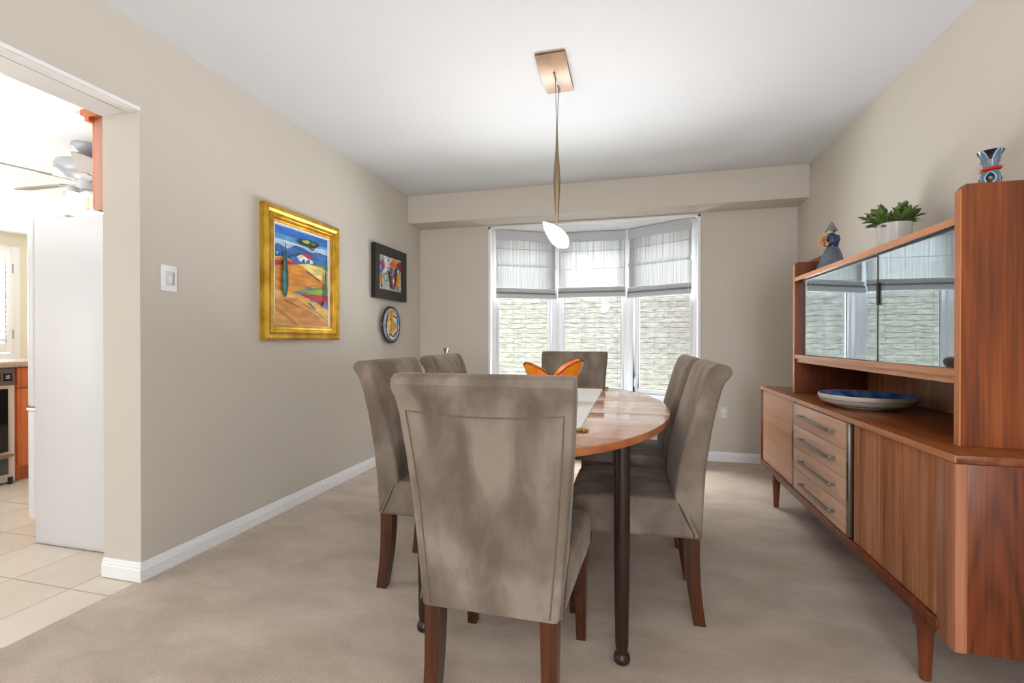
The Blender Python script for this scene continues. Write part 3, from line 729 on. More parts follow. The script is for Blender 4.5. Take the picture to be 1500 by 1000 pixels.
# ================================================================== TABLE
TX, TY, TA, TBm = -.380, 2.27, .552, .985
t = empty('dining_table', 'oval teak extension dining table on dark round legs', 'table', (TX, TY, 0))
def arc_part(y0, y1, n=40):
    pts = []
    a0 = math.asin(max(-1, y0 / TBm)); a1 = math.asin(min(1, y1 / TBm))
    for k in range(n + 1):
        a = a0 + (a1 - a0) * k / n; pts.append((TA * math.cos(a), TBm * math.sin(a)))
    for k in range(n + 1):
        a = a1 + (a0 - a1) * k / n; pts.append((-TA * math.cos(a), TBm * math.sin(a)))
    out = []
    for p in pts:
        if not out or math.hypot(p[0] - out[-1][0], p[1] - out[-1][1]) > 1e-5: out.append(p)
    if math.hypot(out[0][0] - out[-1][0], out[0][1] - out[-1][1]) < 1e-5: out.pop()
    return out
for nm, y0, y1 in (('tabletop', -TBm, -.211), ('leaf', -.2095, .2095), ('tabletop', .211, TBm)):
    b = MB(); b.prism(arc_part(y0, y1), .718, .745, bev=.005, seg=3, rim=True)
    for f in b.bm.faces: 
        f.normal_update()
    o = b.build(nm, [M_table, M_tedge], t, smooth=40)
    for p in o.data.polygons:
        if abs(p.normal.z) < .75: p.material_index = 1
ap = MB()
for s in (-1, 1): ap.box(s * .325, s * .345, -.66, .66, .655, .717).box(-.32, .32, s * .66, s * .68, .655, .717)
ap.build('apron', M_tleg, t)
for sx in (-1, 1):
    for sy in (-1, 1):
        b = MB(); b.lathe([(.020, 0), (.026, .006), (.0275, .016), (.024, .028), (.0185, .034), (.0185, .04), (.0215, .06), (.0255, .35), (.0265, .60), (.0265, .717)], (sx * .352, sy * .69), 24)
        b.build('leg', M_tleg, t)
# runner with gold tassels
ru = empty('table_runner', 'white lace-edged table runner lying lengthwise on the dining table', 'table runner', (TX, TY, .745))
M_lin = mat('white_linen', 'e9e9e8', .9, bump=(300, .4, .001)); M_brass = mat('gold_thread', 'b08a3c', .45, metal=.5, c2='7d5a20', noise=(60,))
pts = []
x1, y0, y1 = .205, -.60, .76
zig = []
for k in range(21): zig.append((-x1 + 2 * x1 * k / 20, y0 - (.012 if k % 2 else 0)))
for k in range(35): zig.append((x1 + (.004 if k % 2 else 0), y0 + (y1 - y0) * (k + .5) / 35))
for k in range(21): zig.append((x1 - 2 * x1 * k / 20, y1 + (.012 if k % 2 else 0)))
for k in range(35): zig.append((-x1 - (.004 if k % 2 else 0), y1 - (y1 - y0) * (k + .5) / 35))
MB().prism(zig, .0008, .0028).build('cloth', M_lin, ru, smooth=0)
for sx in (-1, 1):
    for yy, s in ((y0, -1), (y1, 1)):
        b = MB(); cx, cy = sx * (x1 + .012), yy + s * .05
        b.tube([(sx * x1, yy, .004), (sx * (x1 + .008), yy + s * .02, .005), (cx, cy - s * .01, .005)], .0015, 6)
        for k in range(6):
            a = k * PI / 3; b.sphere((cx + .017 * math.cos(a), cy + .017 * math.sin(a), .006), .0065, sc3=(1.3, 1.3, .7), seg=8)
        b.sphere((cx, cy, .007), .010, sc3=(1, 1, .6), seg=10)
        b.build('tassel', M_brass, ru)
# orange glass bowl with two upswept lobes
M_or = mat('orange_art_glass', 'f0620a', .12, c2='ffae10', noise=(6,), coat=.5)
M_or2 = mat('bowl_dark_rim', '5a2410', .3)
bw = empty('glass_bowl', 'orange art glass bowl with two upswept lobes standing on the table runner', 'bowl', (-.372, 2.30, .7485), R(14))
def bowl_pt(th, v, inner=0):
    c = abs(math.cos(th)); Hh = .122 + .094 * (1 - (1 - c) ** 1.4)
    if c > .90: Hh -= .016 * ((c - .90) / .10) ** 2
    r0 = .062; r1 = .078 + .072 * c ** .8
    z = Hh * v; r = r0 + (r1 - r0) * v ** .9 - inner
    if math.cos(th) < 0: z *= .93
    return (r * math.cos(th), r * .8 * math.sin(th), z + .004 * (1 if inner else 0))
N = 72; Mv = 12
b = MB()
b.grid(lambda u, v: bowl_pt(u * 2 * PI, v), N, Mv); b.grid(lambda u, v: bowl_pt(u * 2 * PI, v * .995, .005), N, Mv, mi=0)
bo = MB(); 
b.lathe([(.0005, .0), (.062, .0)], (0, 0), N, sy=.8, cap=False); b.lathe([(.0005, .004), (.057, .004)], (0, 0), N, sy=.8, cap=False)
o = b.build('bowl_body', [M_or], bw, smooth=60)
MB().tube([Vector(bowl_pt(k / N * 2 * PI, 1)) + Vector((0, 0, .001)) for k in range(N)], .0032, 6, closed=True).build('rim', M_or2, bw)

# ================================================================== SIDEBOARD
FX = .86; BX = 1.345; y0, y1 = 1.540, 3.524
sb = empty('sideboard', 'long teak sideboard with tambour doors and four drawers along the right wall', 'sideboard', (0, 0, 0))
sb.location = (1.10, 2.532, 0)
def SB(mb, name, m, parent=sb, **k): return mb.xf(Matrix.Translation((-1.10, -2.532, 0))).build(name, m, parent, **k)
SB(MB().box(FX + .004, BX, y0 + .001, y1 - .001, .722, .745, bev=.002), 'top_panel', M_teak_y)
SB(MB().box(FX, FX + .0039, y0 + .001, y1 - .001, .724, .7445), 'front_edging', M_teak_edge)
SB(MB().box(FX + .012, BX, y0 + .02, y1 - .02, .226, .246), 'bottom_panel', M_teak_y)
SB(MB().box(FX - .002, FX + .012, y0 + .075, y1 - .003, .222, .250, bev=.002), 'bottom_rail', M_teak_dark)
# near end panel with figured veneer; its thick front stile curves inwards
SB(MB().box(FX + .0305, BX, y0, y0 + .022, .205, .7215, bev=.0015), 'end_panel', M_teak_fig)
SB(MB().prism([(FX + .002, y0), (FX + .030, y0), (FX + .030, y0 + .096), (FX + .014, y0 + .096), (FX + .006, y0 + .088), (FX + .001, y0 + .05), (FX, y0 + .004)], .205, .7215), 'front_stile', M_stile)
SB(MB().box(FX + .001, BX, y1 - .016, y1, .222, .7215, bev=.002), 'end_panel', M_teak_z)
SB(MB().box(BX - .008, BX, y0 + .023, y1 - .017, .247, .7215), 'back_panel', M_teak_z)
for ya_ in (2.175, 2.865): SB(MB().box(FX + .05, BX - .01, ya_, ya_ + .015, .247, .7215), 'divider', M_teak_z)
def tambour(ya, yb, x):
    pts = [(x + .012, yb), (x + .012, ya)]; n = int((yb - ya) / .0125); w_ = (yb - ya) / n
    for k in range(n):
        a = ya + k * w_
        pts += [(x + .0035, a + .0006), (x + .0008, a + .003), (x, a + w_ / 2), (x + .0008, a + w_ - .003), (x + .0035, a + w_ - .0006)]
    return MB().prism(pts, .252, .7205)
d1 = SB(tambour(1.640, 2.165, FX + .010), 'sliding_door', M_tamb, smooth=50)
d2 = SB(tambour(2.905, y1 - .026, FX + .010), 'sliding_door', M_drawer, smooth=50)
for d_, ya in ((d1, 2.192), (d2, 2.868)):
    SB(MB().box(FX + .002, FX + .022, ya, ya + .020, .252, .7205, bev=.003), 'door_pull', M_grey, d_)
    SB(MB().box(FX + .0005, FX + .0025, ya + .006, ya + .013, .40, .56), 'finger_slot', M_black, d_)
M_rec = mat('recess_shadow_wood', '3a1a0c', .6)  # dark colour paints the shadow in the gaps beside the doors
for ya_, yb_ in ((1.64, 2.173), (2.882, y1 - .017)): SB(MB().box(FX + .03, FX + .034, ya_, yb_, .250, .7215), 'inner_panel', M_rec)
zs = [.7185, .6005, .4835, .3665, .2515]
for k in range(4):
    dr = SB(MB().box(FX + .003, FX + .024, 2.2175, 2.8605, zs[k + 1] + .0012, zs[k] - .0012, bev=.0015), 'drawer', M_drawer)
    zc = (zs[k] + zs[k + 1]) / 2 + .004
    hd = MB().box(FX - .026, FX - .014, 2.318, 2.716, zc - .007, zc + .007, bev=.0015).box(FX - .0145, FX + .0035, 2.322, 2.334, zc - .006, zc + .006).box(FX - .0145, FX + .0035, 2.700, 2.712, zc - .006, zc + .006)
    SB(hd, 'handle', M_grey, dr, label='grey bar handle')
SB(MB().box(FX + .020, FX + .045, 1.70, 3.30, .190, .2255).box(BX - .08, BX - .055, 1.70, 3.30, .190, .2255), 'apron', M_teak_dark)
for yy in (1.735, 3.285):
    for xx in (FX + .034, BX - .068):
        b = MB(); b.box(xx - .024, xx + .024, yy - .026, yy + .026, .160, .2258, bev=.004)
        b.lathe([(.0145, 0), (.0155, .01), (.0165, .05), (.0215, .14), (.0235, .172)], (xx, yy), 20)
        SB(b, 'leg', M_teak_dark)

# ------------------------------------------------------------------ hutch on the sideboard
hu = empty('display_hutch', 'teak display hutch with sliding glass doors standing on the sideboard', 'display cabinet', (1.14, 2.41, .7455))
def HU(mb, name, m, parent=hu, **k): return mb.xf(Matrix.Translation((-1.14, -2.41, -.7455))).build(name, m, parent, **k)
HX = .944; HB = 1.335; ha, hb = 1.672, 3.145
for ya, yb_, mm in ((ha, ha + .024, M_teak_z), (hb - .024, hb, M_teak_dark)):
    p = HU(MB().prism([(HX + .004, .7458), (HB, .7458), (HB, 1.522), (HX + .016, 1.522), (HX + .004, 1.508)], ya, yb_, 'y'), 'side_panel', mm)
    HU(MB().prism([(HX, .7462), (HX + .0039, .7462), (HX + .0039, 1.5075), (HX, 1.503)], ya, yb_, 'y'), 'edging', M_teak_edge_z, p)
ia, ib = ha + .0245, hb - .0245
HU(MB().box(HX + .006, HB, ia, ib, 1.410, 1.430), 'top_board', M_teak_y)
HU(MB().box(HX + .002, HX + .0059, ia, ib, 1.408, 1.431), 'edging', M_teak_edge)
HU(MB().box(HX + .016, HB - .014, ia, ib, .950, .972), 'shelf', M_teak_y)
HU(MB().box(HX + .002, HX + .0159, ia, ib, .950, .973), 'edging', M_teak_edge)
HU(MB().box(HX + .014, HX + .034, ia, ib, .928, .9495), 'track_rail', M_teak_edge)
HU(MB().box(HB - .013, HB - .005, ia, ib, .7462, 1.4095), 'back_panel', M_back)
# sliding glass, dark edges
for ya, yb_, xx in ((ia + .002, 2.192, HX + .022), (2.172, ib - .002, HX + .032)):
    gl = HU(MB().box(xx - .002, xx + .002, ya, yb_, .974, 1.4085), 'glass_door', M_cabglass, smooth=0)
    ed = MB(); e_ = yb_ if yb_ < 2.5 else ya
    ed.box(xx - .003, xx + .003, e_ - .004, e_ + .004, .974, 1.4085).box(xx - .0028, xx + .0028, ya, yb_, 1.400, 1.409)
    HU(ed, 'dark_edge', M_black, gl)
HU(MB().box(HX + .012, HX + .0195, 2.178, 2.190, 1.20, 1.29, bev=.002), 'pull', M_black)
HU(MB().box(HX + .06, HB - .02, ia + .001, ib - .001, 1.186, 1.192), 'glass_shelf', glass('shelf_glass', (.85, .93, .9)), smooth=0)
# ------------------------------------------------------------------ things on the cabinet
# stoneware platter
b = MB(); b.lathe([(.0005, 0), (.118, 0), (.122, .004), (.120, .009), (.152, .012), (.178, .022), (.190, .040), (.1925, .056), (.190, .061), (.185, .060), (.178, .048), (.150, .034), (.110, .028), (.0005, .026)], (0, 0), 64, cap=False)
pr_ = empty('platter', 'shallow round stoneware platter with blue inside on the sideboard', 'platter', (1.072, 2.54, .7455))
o = b.build('platter_body', [mat('cream_stoneware', 'd5cfc6', .25, c2='c6beb2', noise=(8,)), mat('blue_glaze', '2b4f93', .15, c2='6f8fc4', noise=(18,)), mat('dark_glaze_line', '55504c', .4)], pr_, smooth=50)
for p in o.data.polygons:
    c_ = p.center; r_ = math.hypot(c_.x, c_.y)
    if p.normal.z > .3 and c_.z > .025 and r_ < .184: p.material_index = 1
b = MB(); b.loft([[(r_ * math.cos(2 * PI * i / 64), r_ * math.sin(2 * PI * i / 64), z) for i in range(64)] for r_, z in ((.1875, .0385), (.1900, .0385), (.1908, .0405), (.1885, .0405))], cap=False)
b.build('glaze_band', mat('dark_glaze_band', '5a5450', .4), pr_)

# potted succulent
pp = empty('potted_succulent', 'green succulent in a white ceramic pot on the hutch top', 'potted plant', (1.15, 2.475, 1.4305))
b = MB(); b.lathe([(.0005, 0), (.050, 0), (.055, .006), (.060, .06), (.066, .140), (.067, .150), (.065, .152), (.062, .146), (.057, .125)], (0, 0), 40, cap=False)
b.build('pot', mat('white_ceramic', 'd8d7d5', .25), pp)
b = MB(); b.lathe([(.0005, .133), (.045, .131), (.0575, .128)], (0, 0), 24, cap=False); b.build('soil', mat('potting_soil', '3a2c22', .95, bump=(60, .8, .01)), pp)
fol = MB(); rnd = random.Random(11)
def leaf(base, direc, L_, W_):
    direc = direc.normalized(); side = direc.cross(Vector((0, 0, 1)));
    if side.length < .1: side = Vector((1, 0, 0))
    side.normalize(); up = side.cross(direc).normalized()
    rings = []
    for t_, ww in ((0, .25), (.2, .6), (.45, 1.0), (.7, .9), (.88, .5), (1, .06)):
        c = base + direc * L_ * t_ + up * L_ * .12 * math.sin(t_ * PI)
        rings.append([tuple(c + side * W_ * ww * math.cos(a) + up * W_ * .32 * ww * math.sin(a)) for a in [k * PI / 4 for k in range(8)]])
    fol.loft(rings, mi=rnd.choice([0, 0, 1]))
for k in range(16):
    ang = rnd.uniform(0, 2 * PI); tilt = rnd.uniform(.1, 1.15); r0 = rnd.uniform(0, .045)
    base = Vector((r0 * math.cos(ang), r0 * math.sin(ang), .133)); ax = Vector((math.sin(tilt) * math.cos(ang), math.sin(tilt) * math.sin(ang), math.cos(tilt)))
    Ls = rnd.uniform(.05, .10) * (1.05 if tilt > .7 else .9)
    fol.tube([base, base + ax * Ls], [.004, .003], 6, mi=2)
    for j in range(9):
        tt = .25 + .75 * j / 8; a2 = j * 2.4
        p = base + ax * Ls * tt; u = ax.orthogonal().normalized(); v = ax.cross(u)
        d_ = (u * math.cos(a2) + v * math.sin(a2)) * (1.1 - .7 * tt) + ax * (.5 + .7 * tt)
        leaf(p, d_, rnd.uniform(.038, .052), rnd.uniform(.010, .0145))
for k in range(16):
    ang = rnd.uniform(0, 2 * PI); d_ = Vector((math.cos(ang), math.sin(ang), rnd.uniform(.1, .7))); base = Vector((.045 * math.cos(ang), .045 * math.sin(ang), .142))
    leaf(base, d_, rnd.uniform(.05, .085), .004)
fol.build('foliage', [mat('succulent_green', '566c38', .35, c2='7c9350', noise=(20,)), mat('succulent_dark_green', '34482a', .35, c2='536d3a', noise=(20,)), mat('succulent_stem', '6a6a3a', .6)], pp, smooth=40)

# vase: blue painted hourglass
va = empty('vase', 'small blue hourglass vase with a red band on the hutch, nearest the camera', 'vase', (1.12, 1.84, 1.4305))
prof = [(.0005, 0), (.026, 0), (.029, .01), (.030, .05), (.024, .085), (.0225, .11), (.0235, .135), (.024, .15), (.021, .165), (.018, .176), (.018, .186), (.019, .205), (.023, .222), (.030, .236), (.0315, .239), (.029, .238), (.0185, .205), (.0005, .20)]
prof = [(r_, z * .985) for r_, z in prof]
MB().lathe(prof, (0, 0), 36, cap=False).build('vase_body', mat('slate_blue_glaze', '4f6f86', .15, c2='6f8ea0', noise=(25,)), va)
MB().tube([(.0215 * math.cos(a), .0215 * math.sin(a), .178 + .003 * math.cos(a)) for a in [2 * PI * k / 28 for k in range(28)]], .0062, 8, closed=True).build('red_band', mat('red_glaze', 'c8321e', .2), va)
def vase_r(z):
    for (r0, z0), (r1, z1) in zip(prof[1:], prof[2:15]):
        if z0 <= z <= z1: return r0 + (r1 - r0) * (z - z0) / (z1 - z0)
    return .02
def petal(zs0, zs1, wmax, off, flip=False):
    b_ = MB(); 
    def fn(u, v):
        z = zs0 + (zs1 - zs0) * v
        w_ = wmax * (math.sin(PI * v) ** .7 if not flip else (.35 + .9 * v ** 2 if v > .25 else .35 * math.sin(v / .25 * PI / 2) + v ** 2))
        th = base_th + (u - .5) * 2 * w_; r_ = vase_r(z) + off
        return (r_ * math.cos(th), r_ * math.sin(th), z)
    return b_, fn
for q in range(4):
    base_th = R(-122) + q * PI / 2
    for (za, zb, wm, fl) in ((.125, .168, .62, False), (.192, .2345, .60, True)):
        b_, fn = petal(za, zb, wm, .0009, fl); b_.grid(fn, 10, 10); b_.build('painted_petal', mat('pale_blue_enamel', 'b9cbd6', .2), va)
        b_, fn = petal(za + .003, zb - (.003 if not fl else .0), wm * .72, .0018, fl); b_.grid(fn, 10, 10); b_.build('painted_petal', mat('navy_enamel', '10162e', .15), va)
        zc = .146 if not fl else .203
        r_ = vase_r(zc) + .002; MB().sphere((r_ * math.cos(base_th), r_ * math.sin(base_th), zc), .0042, seg=8).build('painted_dot', mat('pink_enamel', 'b98a9c', .3), va)

# figurine
fg = empty('figurine', 'grey and navy porcelain figurine of a lady holding flowers on the hutch top', 'figurine', (1.075, 2.955, 1.4305), R(15))
M_po = mat('grey_porcelain', '5d6873', .2, c2='74808a', noise=(12,)); M_nv = mat('navy_porcelain', '27355e', .2, c2='33446e', noise=(20,)); M_sk = mat('pale_porcelain', 'd9c7b6', .25); M_ht = mat('grey_felt_glaze', '6e6b66', .5, c2='86827b', noise=(40,))
b = MB(); n = 28; rings = []
for z, rx, ry, cx in ((0, .072, .060, .0), (.02, .072, .060, .0), (.06, .060, .050, .004), (.10, .047, .040, .007), (.13, .036, .030, .008), (.145, .026, .022, .008)):
    rings.append([(cx + rx * math.cos(2 * PI * i / n) * (1 + .05 * math.sin(5 * 2 * PI * i / n)), ry * math.sin(2 * PI * i / n) * (1 + .05 * math.sin(7 * 2 * PI * i / n)), z) for i in range(n)])
b.loft(rings); b.build('skirt', M_po, fg, label='grey blue skirt')
b = MB(); rings = []
for z, rx, ry, cx in ((.138, .026, .024, .008), (.155, .028, .026, .010), (.18, .033, .028, .012), (.20, .031, .027, .010), (.213, .020, .018, .006), (.220, .011, .011, .002)):
    rings.append([(cx + rx * math.cos(2 * PI * i / n), ry * math.sin(2 * PI * i / n), z) for i in range(n)])
b.loft(rings)
for s in (-1, 1): b.tube([(.016, s * .027, .200), (.014, s * .036, .178), (-.006, s * .034, .160), (-.022, s * .016, .163)], [.011, .012, .010, .008], 10)
b.build('bodice', M_nv, fg, label='navy blue bodice')
b = MB(); b.tube([(.002, 0, .214), (-.001, 0, .228)], [.008, .0075], 10); b.sphere((-.004, 0, .236), .0145, sc3=(1, .9, 1.15)); b.sphere((-.018, 0, .234), .003, seg=8)
for s in (-1, 1): b.sphere((-.026, s * .010, .163), .007, seg=8, sc3=(1.3, .8, .8))
b.build('head', M_sk, fg)
b = MB(); b.lathe([(.020, .240), (.030, .234), (.025, .243), (.019, .254), (.012, .269), (.005, .281), (.0005, .284)], (.003, 0), 20, cap=False)
for k in range(3): b.sphere((.011, (k - 1) * .008, .232), .009, seg=8)
b.build('hat', M_ht, fg)
b = MB(); rnd = random.Random(3)
for k in range(26):
    p = Vector((-.040 + rnd.uniform(-.022, .014), rnd.uniform(-.026, .026), .170 + rnd.uniform(-.018, .040)))
    mi = rnd.choice([0, 0, 1, 2])
    for q in range(5): b.sphere(p + Vector((0, .0045 * math.cos(q * 1.257), .0045 * math.sin(q * 1.257))), .0036, mi=mi, seg=6)
b.tube([(-.03, 0, .146), (-.04, .004, .19)], .004, 6, mi=3)
b.build('bouquet', [mat('orange_petals', 'd98a2e', .5), mat('yellow_petals', 'dfb23a', .5), mat('peach_petals', 'd7a48a', .5), mat('stem_green', '6d7a3a', .6)], fg)
b = MB()
for k in range(5):
    b.sphere((.045 - .004 * k, 0, .05 + .022 * k), .030 - .004 * k, sc3=(.75, .9, 1), seg=10)
b.build('cloak', M_po, fg)

# ================================================================== PENDANT LAMP
pn = empty('pendant_lamp', 'slim brass pendant lamp hanging over the dining table with one glowing leaf shade', 'pendant lamp', (-.374, 2.41, 2.44), R(0))
def PN(mb, name, m, parent=pn, **k): return mb.xf(Matrix.Translation((.374, -2.41, -2.44))).build(name, m, parent, **k)
M_br = mat('antique_brass', '70430f', .4, metal=.15, c2='93632a', noise=(6,)); M_st = mat('satin_bronze', '8c7a62', .3, metal=.7)
b = MB(); nseg = 12; top = []; bot = []
for k in range(nseg + 1):
    u = k / nseg; yy = 2.225 + .365 * u; zz = 2.4395 - .022 * math.sin(u * PI * .9) - .016 * u * 0
    top.append((yy, 2.4395)); bot.append((yy, 2.4395 - .008 - .018 * math.sin(PI * u)))
b.prism(top + bot[::-1], -.452, -.305, 'x')
PN(b, 'canopy', M_br)
for yy, zz in ((2.395, 2.4135), (2.525, 2.4185)):
    s_ = MB(); s_.tube([(-.380, yy - .035, zz), (-.380, yy + .035, zz)], .0045, 8); PN(s_, 'cable_slot', M_black)
PN(MB().tube([(-.380, 2.405, 2.414), (-.376, 2.408, 2.25), (-.373, 2.41, 2.15)], .0016, 6), 'cable', M_black)
PN(MB().tube([(-.380, 2.53, 2.418), (-.377, 2.47, 2.28), (-.371, 2.412, 2.13)], .0022, 6), 'cable', mat('silver_cable', '8e8e92', .4, metal=.4))
b = MB(); rings = []
for z, rx, ry in ((2.155, .004, .004), (2.10, .006, .005), (2.03, .009, .007), (1.95, .015, .009), (1.895, .0185, .010), (1.88, .0185, .010), (1.82, .0155, .009), (1.74, .0105, .007), (1.67, .0065, .005), (1.640, .003, .003)):
    rings.append([(-.372 + rx * math.cos(2 * PI * i / 20), 2.41 + ry * math.sin(2 * PI * i / 20), z) for i in range(20)])
b.loft(rings); PN(b, 'spindle', M_st)
M_glow = mat('glowing_diffuser', 'ffffff', .4, emit='fffbf0', es=5.0)
# leaf shaped light head, tilted
tip, tail = Vector((-.442, 2.40, 1.672)), Vector((-.318, 2.42, 1.540))
ax = tail - tip; Lh = ax.length; ax.normalize(); side = Vector((-.55, 0.05, -.75)); side = (side - ax * side.dot(ax)).normalized(); nn = ax.cross(side)
def headring(t_, off, w_): 
    c = tip + ax * Lh * t_ + nn * off; return [tuple(c + side * w_ * math.cos(2 * PI * i / 16) + nn * .005 * math.sin(2 * PI * i / 16) - ax.cross(nn) * 0) for i in range(16)]
b = MB(); b.loft([headring(t_, 0, w_) for t_, w_ in ((0, .002), (.1, .014), (.25, .027), (.45, .038), (.65, .042), (.82, .036), (.93, .022), (1, .004))])
PN(b, 'light_head', M_glow, label='white glowing leaf-shaped head')
b = MB(); b.tube([(-.372, 2.41, 1.645), (-.372, 2.41, 1.612)], .0022, 6); PN(b, 'stem', M_st)
pl_ = bpy.data.lights.new('pendant_glow', 'POINT'); pl_.energy = 2.5; pl_.shadow_soft_size = .05; pl_.color = (1, .95, .86)
plo = bpy.data.objects.new('pendant_glow', pl_); col.objects.link(plo); plo.location = (-.40, 2.35, 1.53)

# silver stand in the corner behind the left chairs
ss = empty('candle_stand', 'slim silver stand with flared cup in the far left corner behind the chairs', 'candle stand', (-1.60, 3.90, 0))
M_sv = mat('silver_metal', 'a9a49c', .3, metal=.8)
MB().lathe([(.0005, 0), (.11, 0), (.11, .008), (.04, .02), (.012, .05), (.010, .06)], (0, 0), 28, cap=False).build('base', M_sv, ss)
MB().lathe([(.008, .05), (.008, .86), (.011, .88)], (0, 0), 16).build('pole', M_sv, ss)
MB().lathe([(.010, .88), (.009, .93), (.013, .955), (.024, .982), (.0245, .985), (.011, .955), (.0005, .94)], (0, 0), 24, cap=False).build('cup', M_sv, ss)

# ================================================================== KITCHEN
struct(MB().box(-8.35, -7.805, YS, 2.2, 0, H).box(-8.35, -7.805, 4.36, 5.2, 0, H).box(-8.35, -7.805, 2.2, 4.36, 0, .86).box(-8.35, -7.805, 2.2, 4.36, 2.24, H), 'wall_kitchen', M_kwall, smooth=0)
struct(MB().box(-7.8, WL - .22, 5.0, 5.2, 0, H), 'wall_kitchen_back', M_kwall, smooth=0)
struct(MB().box(-7.8, WL - .22, YS - .1, YS, 0, H), 'wall_kitchen_front', M_kwall, smooth=0)
struct(MB().box(-2.79, WL - .216, 1.79, 3.4, 2.235, H - .001), 'trim_soffit', M_kceil, smooth=0)
# kitchen window with shutter
kw = MB().box(-7.83, -7.79, 4.30, 4.385, .80, 2.27, bev=.004).box(-7.83, -7.79, 2.2, 4.30, 2.18, 2.27, bev=.004).box(-7.83, -7.79, 2.2, 4.30, .80, .89, bev=.004).box(-7.83, -7.79, 2.2, 2.28, .89, 2.18)
kwo = kw.build('window_4', M_trim, kind='structure')
MB().box(-7.85, -7.845, 2.2, 4.36, .86, 2.24).build('window_pane', M_pane, kwo, smooth=0)
ks = empty('window_shutter', 'white louvred shutter over the kitchen window', 'shutter', (-7.78, 3.8, 0))
fr_ = MB()
for ya, yb_ in ((.43, .50), (-.30, -.24)): fr_.box(-.012, .012, ya, yb_, .90, 2.17, bev=.003)
for za, zb in ((.90, 1.02), (2.06, 2.17)): fr_.box(-.012, .012, -.24, .43, za, zb, bev=.003)
fr_.build('frame', M_trim, ks)
sl = MB()
for k in range(16):
    z = 1.05 + k * .063
    sl.prism([(-.022, z - .022), (-.018, z - .026), (.022, z + .022), (.018, z + .026)], -.235, .425, 'y')
sl.build('slats', M_vinyl, ks, smooth=0)
for z in (1.13, 1.98): MB().box(.012, .018, .488, .50, z - .06, z + .06).build('hinge', mat('hinge_grey', 'a8a8a8', .5), ks)
# refrigerator: side faces the dining room
fz = empty('refrigerator', 'tall white refrigerator standing sideways beyond the opening', 'refrigerator', (-2.66, 2.10, 0))
def FZ(mb, name, m, **k): return mb.xf(Matrix.Translation((2.66, -2.10, 0))).build(name, m, fz, **k)
M_fr = mat('white_enamel', 'd6d7da', .35, bump=(120, .1, .0005))
FZ(MB().box(-3.000, -2.325, 1.745, 2.46, .016, 1.682, bev=.006), 'body', M_fr)
FZ(MB().box(-3.062, -3.004, 1.748, 2.457, .12, .695, bev=.014, seg=3), 'door', M_fr)
FZ(MB().box(-3.062, -3.004, 1.748, 2.457, .710, 1.690, bev=.014, seg=3), 'door', M_fr)
FZ(MB().box(-3.003, -2.997, 1.752, 2.45, .11, 1.675), 'gasket', mat('gasket_grey', '8d8d90', .6))
FZ(MB().box(-3.050, -2.80, 1.76, 1.86, 1.683, 1.703, bev=.006), 'hinge_cover', M_fr)
FZ(MB().box(-3.03, -2.34, 1.76, 2.44, 0, .0155), 'plinth', mat('plinth_white', 'cfcfd2', .5))
for z in (.700,): FZ(MB().box(-3.055, -2.99, 1.742, 1.752, z - .006, z + .006), 'hinge', M_trim)
# cabinet above it
kc = empty('wall_cabinet', 'orange wood wall cabinet above the refrigerator', 'cabinet', (-2.5, 2.15, 1.72))
def KC(mb, name, m, **k): return mb.xf(Matrix.Translation((2.5, -2.15, -1.72))).build(name, m, kc, **k)
KC(MB().box(-2.660, WL - .218, 1.80, 2.50, 1.722, 2.19), 'body', M_cabside)
KC(MB().box(-2.680, -2.661, 1.803, 2.497, 1.725, 2.17, bev=.003), 'door', M_orangewood)
KC(MB().prism([(-2.690, 2.171), (-2.690, 2.19), (-2.72, 2.205), (-2.72, 2.232), (WL - .218, 2.232), (WL - .218, 2.1905), (-2.662, 2.1905), (-2.662, 2.171)], 1.775, 2.50, 'y'), 'crown', M_orangewood)
# counter run: base cabinet, oven, countertop
bc = empty('base_cabinet', 'orange wood base cabinet beside the oven under the counter', 'cabinet', (-4.75, 2.85, 0))
def BC(mb, name, m, parent=bc, **k): return mb.xf(Matrix.Translation((4.75, -2.85, 0))).build(name, m, parent, **k)
BC(MB().box(-5.05, -4.47, 2.478, 3.3, .10, .857), 'body', M_orangewood)
BC(MB().box(-5.05, -4.52, 2.478, 3.3, 0, .0995), 'kick', M_orangewood)
BC(MB().box(-4.469, -4.450, 2.486, 2.86, .70, .850, bev=.003), 'drawer', M_orangewood)
BC(MB().box(-4.469, -4.450, 2.486, 2.86, .112, .692, bev=.003), 'door', M_orangewood)
BC(MB().box(-4.469, -4.450, 2.87, 3.29, .112, .850, bev=.003), 'door', M_orangewood)
ov = empty('oven', 'built-in black oven with pale trim under the kitchen counter', 'oven', (-4.75, 2.2, 0))
def OV(mb, name, m, parent=ov, **k): return mb.xf(Matrix.Translation((4.75, -2.2, 0))).build(name, m, parent, **k)
M_otrim = mat('oven_cream_trim', 'e0cdbd', .4); M_oblk = mat('oven_black_glass', '1d1718', .12)
OV(MB().box(-5.04, -4.462, 1.88, 2.474, .01, .857), 'body', M_otrim)
OV(MB().box(-4.461, -4.446, 1.89, 2.470, .725, .852, bev=.004), 'control_panel', mat('oven_brown_panel', '7a6058', .4))
OV(MB().box(-4.4455, -4.443, 2.40, 2.452, .755, .815), 'display', mat('display_dark', '14181a', .2))
OV(MB().box(-4.4425, -4.4415, 2.415, 2.438, .775, .782).box(-4.4425, -4.4415, 2.415, 2.438, .790, .797), 'display_lines', mat('display_text', 'c9cfd0', .5))
OV(MB().box(-4.4455, -4.443, 2.30, 2.385, .755, .815), 'display', mat('display_dark2', '14181a', .2))
OV(MB().box(-4.461, -4.444, 1.905, 2.430, .235, .700, bev=.004), 'oven_door', M_oblk)
OV(MB().box(-4.461, -4.444, 1.905, 2.430, .070, .185, bev=.004), 'lower_drawer', mat('oven_grey_panel', '4c4f4c', .4))
